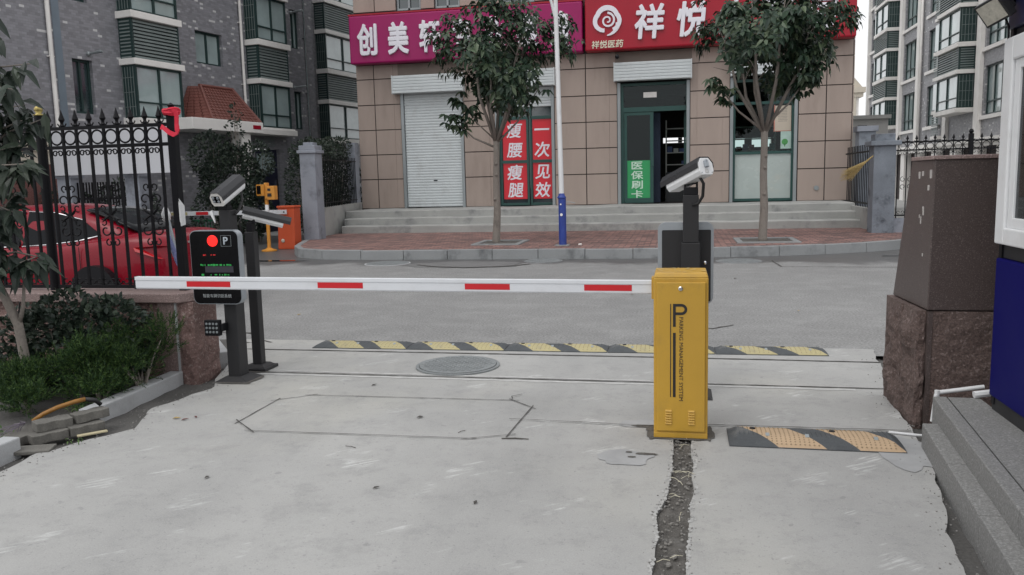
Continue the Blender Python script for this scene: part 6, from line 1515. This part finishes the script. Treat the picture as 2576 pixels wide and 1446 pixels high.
for a in (('bright green juniper bush at the wall end beside the granite block', -4.12, 5.56, .62, .36, 61, 40), ('bright green juniper bush in the middle of the bed before the dark leafy bush', -4.42, 5.28, .54, .35, 62, 40),
          ('low juniper bush at the bed front just above the paver heap', -4.58, 4.92, .36, .32, 63, 32), ('juniper bush at the left edge of the photo behind the trunk foot', -4.90, 5.30, .40, .32, 64, 30),
          ('juniper sprig spreading over the long grey kerb stone', -4.24, 5.22, .30, .22, 66, 18)): juniper(*a)
g = MB(); rnd = random.Random(77)
for i in range(60):
    cx, cy = rnd.choice([(-4.23, 5.0), (-4.32, 5.05), (-3.74, 4.38), (-4.35, 4.4), (-4.15, 4.2)]); p = Vector((cx + rnd.uniform(-.06, .06), cy + rnd.uniform(-.05, .05), .01)); a = rnd.uniform(0, 6.3); L = rnd.uniform(.06, .2) * (.4 if cx > -4 else 1)
    leaf(g, p, Vector((math.cos(a) * .5, math.sin(a) * .5, 1)), Vector((math.cos(a), math.sin(a), .1)), L, .010, .1, .6)
tag(g.build('grass', M['weed']), 'thin grass and weeds sprouting between the junipers and pavers', 'grass', kind='stuff')
# near tree on the left edge
def near_tree():
    rnd = random.Random(5); t = thing('young_tree', 'young tree at the left edge of the photo with drooping shiny dark leaves', 'tree', (-4.86, 5.2, 0)); g = MB()
    g.tube([(-4.80, 5.2, .0), (-4.83, 5.2, .35), (-4.86, 5.2, .62), (-4.98, 5.15, 1.0), (-5.05, 5.1, 1.6), (-5.0, 5.1, 2.4)], [.04, .036, .034, .028, .024, .012], 10)
    g.tube([(-4.86, 5.2, .60), (-4.80, 5.2, .75), (-4.76, 5.2, 1.0)], [.02, .014, .008], 6); tips = []
    for i in range(16):
        z = .9 + i * .11; a = rnd.uniform(-.9, .9); s = Vector((-5.0, 5.12, z)); e = s + Vector((rnd.uniform(.05, .42), rnd.uniform(-.4, .3), rnd.uniform(-.05, .25))); g.tube([s, s.lerp(e, .5) + Vector((0, 0, .05)), e], [.012, .008, .004], 5); tips.append((s, e))
    for i in range(16):
        z = 1.45 + i * .075; a = Vector((-5.0, 5.1, z)); e = a + Vector((rnd.uniform(.15, .62), rnd.uniform(-.35, .25), rnd.uniform(.0, .35))); g.tube([a, a.lerp(e, .5) + Vector((0, 0, .06)), e], [.011, .007, .003], 5); tips.append((a, e))
    for i in range(20):
        z = .95 + i * .09; s = Vector((-5.02, 5.12, z)); e = s + Vector((rnd.uniform(-.5, .1), rnd.uniform(-.6, .4), rnd.uniform(-.05, .3))); g.tube([s, e], [.012, .004], 5); tips.append((s, e))
    g.build('trunk', M['bark'], t, smooth=True); c = MB()
    for s, e in tips:
        for k in range(17):
            q = rnd.uniform(.3, 1.05); p = s.lerp(e, q) + rdir(rnd) * .04; d = Vector((rnd.uniform(-.6, 1), rnd.uniform(-.8, .5), rnd.uniform(-1.2, .15))); leaf(c, p, d, Vector((rnd.uniform(-.3, .6), -.5, .8)), rnd.uniform(.11, .19), rnd.uniform(.05, .075), .15, .3)
    c.build('crown', M['leafblue'], t)
near_tree()

# heap of interlocking pavers, slab piece, hose and wires
def paver(x, y, z, rz, tilt, label):
    poly = [(-.11, -.05), (-.055, -.065), (0, -.045), (.055, -.065), (.11, -.05), (.11, .05), (.055, .065), (0, .045), (-.055, .065), (-.11, .05)]
    o = MB().prism(poly, XY, -.03, .03).build('paver_block', mat_pav, bevel=.005); o.location = (x, y, z); o.rotation_euler = (tilt, tilt * .4, rz); tag(o, label, 'paver', 'heap of concrete pavers')
mat_pav = mat('weathered_paver', (.135, .13, .118), .9, var=.3, vscale=8, fine=.25, fscale=120, bump=.5, bscale=60)
MB_ = MB
paver(-4.0, 4.43, .03, R(60), .0, 'weathered concrete paver at the bottom near end of the heap by the bed'); paver(-3.88, 4.62, .032, R(62), .03, 'weathered paver at the bottom far end of the heap')
paver(-4.02, 4.50, .092, R(58), .04, 'weathered paver on top of the heap under the orange hose'); paver(-3.90, 4.70, .096, R(64), -.03, 'weathered paver on top of the heap next to the long kerb stone'); paver(-4.14, 4.36, .03, R(75), .12, 'loose paver tilted between the heap and the near kerb stone')
sl = MB().box(-.11, .11, -.06, .06, 0, .022).build('broken_slab', mat_pav, bevel=.004); sl.location = (-3.92, 4.22, .0); sl.rotation_euler = (.05, 0, R(20)); tag(sl, 'flat broken slab lying on the dirt beside the near kerb stone', 'slab')
sl = MB().box(-.09, .09, -.02, .02, 0, .010).build('wood_scrap', mat('pale_wood', (.45, .40, .26), .7), bevel=.002); sl.location = (-3.77, 4.55, .012); sl.rotation_euler = (0, 0, R(48)); tag(sl, 'pale yellow wood scrap lying under the paver heap', 'wood scrap')
hz = MB().m(0).tube([(-4.17, 4.50, .10), (-4.12, 4.54, .14), (-4.06, 4.60, .17), (-3.99, 4.68, .19), (-3.95, 4.73, .195)], .015, 10).m(1).tube([(-3.95, 4.73, .195), (-3.91, 4.77, .18), (-3.89, 4.80, .14)], .015, 10)
tag(hz.build('hose', [mat('orange_hose', (.26, .12, .02), .5, var=.25, vscale=30, bump=.3, bscale=120), M['cable']], smooth=True), 'short piece of orange corrugated hose arching over the paver heap', 'hose')
g = MB(); rnd = random.Random(15)
for i in range(9):
    a = Vector((-4.17, 4.44, .11)); e = a + Vector((rnd.uniform(-.28, -.02), rnd.uniform(-.35, -.02), rnd.uniform(-.12, -.02))); g.tube([a, a.lerp(e, .5) + Vector((0, 0, rnd.uniform(.0, .05))), e], .0025, 4)
tag(g.build('wires', mat('grey_purple_wire', (.14, .12, .15), .6)), 'loose thin wires coming out of the orange hose end', 'wire')
tag(MB().tube([(-4.88, 5.26, .78), (-4.9, 5.25, .66), (-4.89, 5.25, .5), (-4.87, 5.24, .3), (-4.84, 5.24, .1)], .006, 6).box(-4.91, -4.875, 5.225, 5.25, .50, .56).build('cable', M['cable']), 'thin dark cable hanging beside the young tree trunk', 'cable')
# leaves and twigs on the driveway
rnd = random.Random(31)
for i, (x, y_, s, c) in enumerate(((-3.42, 4.95, .03, 'tan'), (-3.34, 4.93, .025, 'brown'), (-3.3, 5.0, .02, 'brown'), (-1.72, 5.18, .03, 'dark'), (-2.36, 6.0, .025, 'dark'), (-1.55, 3.9, .02, 'dark'), (-.98, 3.78, .02, 'dark'), (-2.55, 3.92, .022, 'dark'), (-4.6, 9.3, .03, 'tan'), (1.4, 9.9, .03, 'tan'), (-.6, 11.2, .03, 'brown'), (.9, 13.0, .04, 'dark'))):
    g = MB(); leaf(g, Vector((-s, 0, .004)), Vector((1, .1, .05)), Vector((0, 0, 1)), s * 2, s * .8, .3, -.05); o = g.build('fallen_leaf', {'tan': M['straw'], 'brown': M['granbase'], 'dark': M['soil']}[c]); so2 = o.modifiers.new('t', 'SOLIDIFY'); so2.thickness = .002
    o.location = (x, y_, .009); o.rotation_euler = (0, 0, rnd.uniform(0, 6)); tag(o, f'small {c} dry leaf lying on ' + ('the pale concrete driveway' if y_ < 7.7 else 'the grey asphalt road'), 'leaf', 'dry leaves on the driveway' if y_ < 7.7 else 'dry leaves on the road')
for (x, y_, L, rz, lb) in ((-.98, 4.80, .085, .05, 'short thick dark stick lying right of the octagon groove'), (-1.35, 4.9, .03, 1.0, 'tiny bent twig inside the octagon groove'), (-1.95, 4.52, .04, -.3, 'thin dark twig just below the octagon groove')):
    o = MB().tube([(-L, 0, .005), (0, .004, .007), (L, -.002, .005)], [.004, .005, .003] if L > .05 else .0022, 5).build('twig', M['soil']); o.location = (x, y_, .008); o.rotation_euler = (0, 0, rz); tag(o, lb, 'twig')

# ================================================================ BEHIND THE FENCE, LEFT
NB = thing('notice_board', 'large blank white board on two grey stone pillars seen through the fence', 'board', (-12.5, 16.4, 0))
MB().box(-14.0, -10.98, 16.36, 16.44, 1.96, 3.05).build('board', mat('white_board', (.50, .51, .54), .6, var=.06), NB, bevel=.01)
for a in (-13.98, -12.22): MB().box(a, a + .36, 16.5, 16.86, 0, 1.97).box(a - .04, a + .40, 16.46, 16.9, 1.9, 2.05).build('pillar', M['bluegrey'], NB)
g = MB()
for i in range(18): g.box(-13.6 + i * .075, -13.58 + i * .075, 16.66, 16.69, .2, 1.8)
g.box(-13.6, -12.25, 16.65, 16.70, .85, .9).box(-13.6, -12.25, 16.65, 16.70, 1.4, 1.45); g.build('grille', M['iron'], NB)
BG = [('dark_hedge', 'dark hedge mass behind the white notice board', 'hedge', [(-13.6, 18.3, .9, .9, .6, 1.0), (-15.0, 18.0, .8, 1.1, .6, .9), (-12.3, 20.6, .8, .9, .6, .9)], 4200, .10, .055, 71),
      ('tall_bush', 'tall dark bush with an upright shoot in front of the entrance porch', 'bush', [(-12.55, 21.6, 1.75, .85, .8, 1.05), (-12.1, 21.4, 1.0, .8, .7, .9), (-12.9, 21.2, 2.5, .6, .6, .65), (-12.0, 22.0, 2.35, .55, .5, .55), (-12.42, 21.7, 3.15, .22, .22, .45), (-12.35, 21.7, 3.65, .16, .16, .35)], 6500, .11, .06, 72),
      ('garden_bush', 'low green bush right of the entrance door below the windows', 'bush', [(-11.9, 26.2, .8, .7, .6, .8), (-11.2, 27.5, 1.2, .8, .7, 1.0), (-12.3, 25.0, .4, .5, .5, .4)], 3000, .11, .06, 73)]
for nm, lb, ct, bl, n, L, W_, sd_ in BG: leafy(nm, lb, ct, bl, n, L, W_, M['leafblue'], sd_)
# pillar, rising low wall, ivy-clad fence left of the shop
PLt = thing('gate_pillar', 'tall weathered grey pillar with a moulded cap left of the shop steps', 'pillar', (-9.42, 20.2, .1))
MB().box(-9.63, -9.20, 19.98, 20.42, .1, 2.44).build('shaft', M['bluegrey'], PLt, bevel=.012); MB().box(-9.68, -9.15, 19.93, 20.47, 2.44, 2.52).box(-9.64, -9.19, 19.97, 20.43, 2.52, 2.64).box(-9.55, -9.28, 20.06, 20.34, 2.64, 2.72).build('cap', M['bluegrey'], PLt, bevel=.012)
IV = thing('iron_fence', 'ivy grown iron fence on a rising concrete wall left of the shop', 'fence', (-9.8, 23, .1))
MB().hexa([(-9.72, 20.43, .05), (-9.55, 20.43, .05), (-10.18, 25.55, .05), (-10.38, 25.55, .05), (-9.72, 20.43, .96), (-9.55, 20.43, .96), (-10.18, 25.55, 1.02), (-10.38, 25.55, 1.02)]).build('low_wall', M['stepconc'], IV)
g = MB()
for i in range(30):
    t_ = i / 29; x = -9.64 - .62 * t_; yy = 20.5 + 5.0 * t_; g.tube([(x, yy, .95), (x, yy, 2.45)], .012, 5)
g.tube([(-9.64, 20.5, 2.3), (-10.26, 25.5, 2.35)], .016, 6); g.tube([(-9.64, 20.5, 1.1), (-10.26, 25.5, 1.12)], .016, 6); g.build('railing', M['iron'], IV)
MB().box(-10.5, -10.22, 25.25, 25.55, 1.0, 2.95).build('pillar', M['bluegrey'], IV)
leafy('ivy_hedge', 'dense dark hedge with climbing leaves behind the iron fence beside the shop', 'hedge', [(-10.3, 21.6, 1.5, .4, .9, 1.1), (-10.5, 23.2, 1.7, .45, 1.0, 1.2), (-10.7, 24.8, 1.75, .4, .9, 1.25), (-10.35, 22.4, 2.5, .4, 1.4, .45), (-10.6, 24.6, 2.75, .35, 1.0, .4)], 7500, .085, .05, M['leafblue'], 74)
# inner barrier
OB = thing('barrier_gate', 'small orange red barrier cabinet with a white striped arm deep in the side entrance', 'barrier gate', (-9.8, 19.5, 0))
MB().hexa([(-10.03, 19.3, 0), (-9.56, 19.3, 0), (-9.56, 19.7, 0), (-10.03, 19.7, 0), (-10.0, 19.33, 1.05), (-9.55, 19.33, 1.05), (-9.55, 19.7, 1.05), (-10.0, 19.7, 1.05)]).box(-10.02, -9.53, 19.31, 19.71, 1.051, 1.11).build('cabinet', M['orange'], OB, bevel=.02)
ao = MB().box(-13.4, -9.72, 19.24, 19.29, .90, 1.01).build('boom', M['armwhite'], OB, bevel=.004)
for a, b, m_ in ((-13.1, -12.5, 'rubyel'), (-12.25, -11.9, 'red'), (-11.6, -11.1, 'rubyel'), (-10.9, -10.6, 'red')): MB().box(a, b, 19.234, 19.2395, .915, .995).build('stripe', M[m_], ao)
g = MB(); g.lathe([(.05, 0), (.05, .012), (.03, .03)], (-9.88, 19.3, .22), 14, Matrix.Rotation(R(90), 3, 'X')); g.build('lock', M['cream'], OB, smooth=True)
g = MB(); g.lathe([(.02, 0), (.02, .012)], (-9.78, 19.24, .955), 10, Matrix.Rotation(R(90), 3, 'X')); g.build('boom_bolt', M['black'], ao)
CS = thing('card_reader', 'amber card reader stand beside the orange red barrier cabinet', 'card reader', (-10.0, 18.78, 0))
g = MB(); g.tube([(-10.0, 18.78, .04), (-9.99, 18.78, 1.32)], .045, 12); g.lathe([(.19, 0), (.19, .03), (.10, .05), (.06, .08)], (-10.0, 18.78, .004), 20); g.build('post', M['amber'], CS, smooth=True, sharp=35)
MB().tube([(-9.995, 18.78, .86), (-9.99, 18.78, 1.16)], .047, 12).build('pale_band', M['whitepaint'], CS, smooth=True)
hd = MB().box(-9.93, -9.72, 18.68, 18.86, 1.28, 1.62).box(-10.0, -9.93, 18.70, 18.84, 1.3, 1.7).build('reader_box', M['amber'], CS, bevel=.012)
sc_ = MB().obox((-10.10, 18.70, 1.52), (.12, .04, .14), Matrix.Rotation(R(-28), 3, 'Z')).build('screen_box', M['amber'], CS, bevel=.01)
MB().obox((-10.12, 18.655, 1.53), (.075, .005, .10), Matrix.Rotation(R(-28), 3, 'Z')).build('screen', M['blackgloss'], sc_)
MB().box(-9.9, -9.82, 18.672, 18.68, 1.5, 1.56).box(-9.9, -9.8, 18.66, 18.68, 1.36, 1.44).build('keypad', M['postgrey'], hd)
g = MB()
for i in range(26): g.box(-15.0 + i * .1, -14.97 + i * .1, 23.0, 23.03, 0, .62)
g.box(-15.0, -12.4, 22.99, 23.04, .58, .64).box(-15.0, -12.4, 22.99, 23.04, .1, .15); tag(g.build('green_fence', mat('bright_green_paint', (.02, .16, .08), .5)), 'low bright green bar fence behind the inner barrier arm', 'fence')
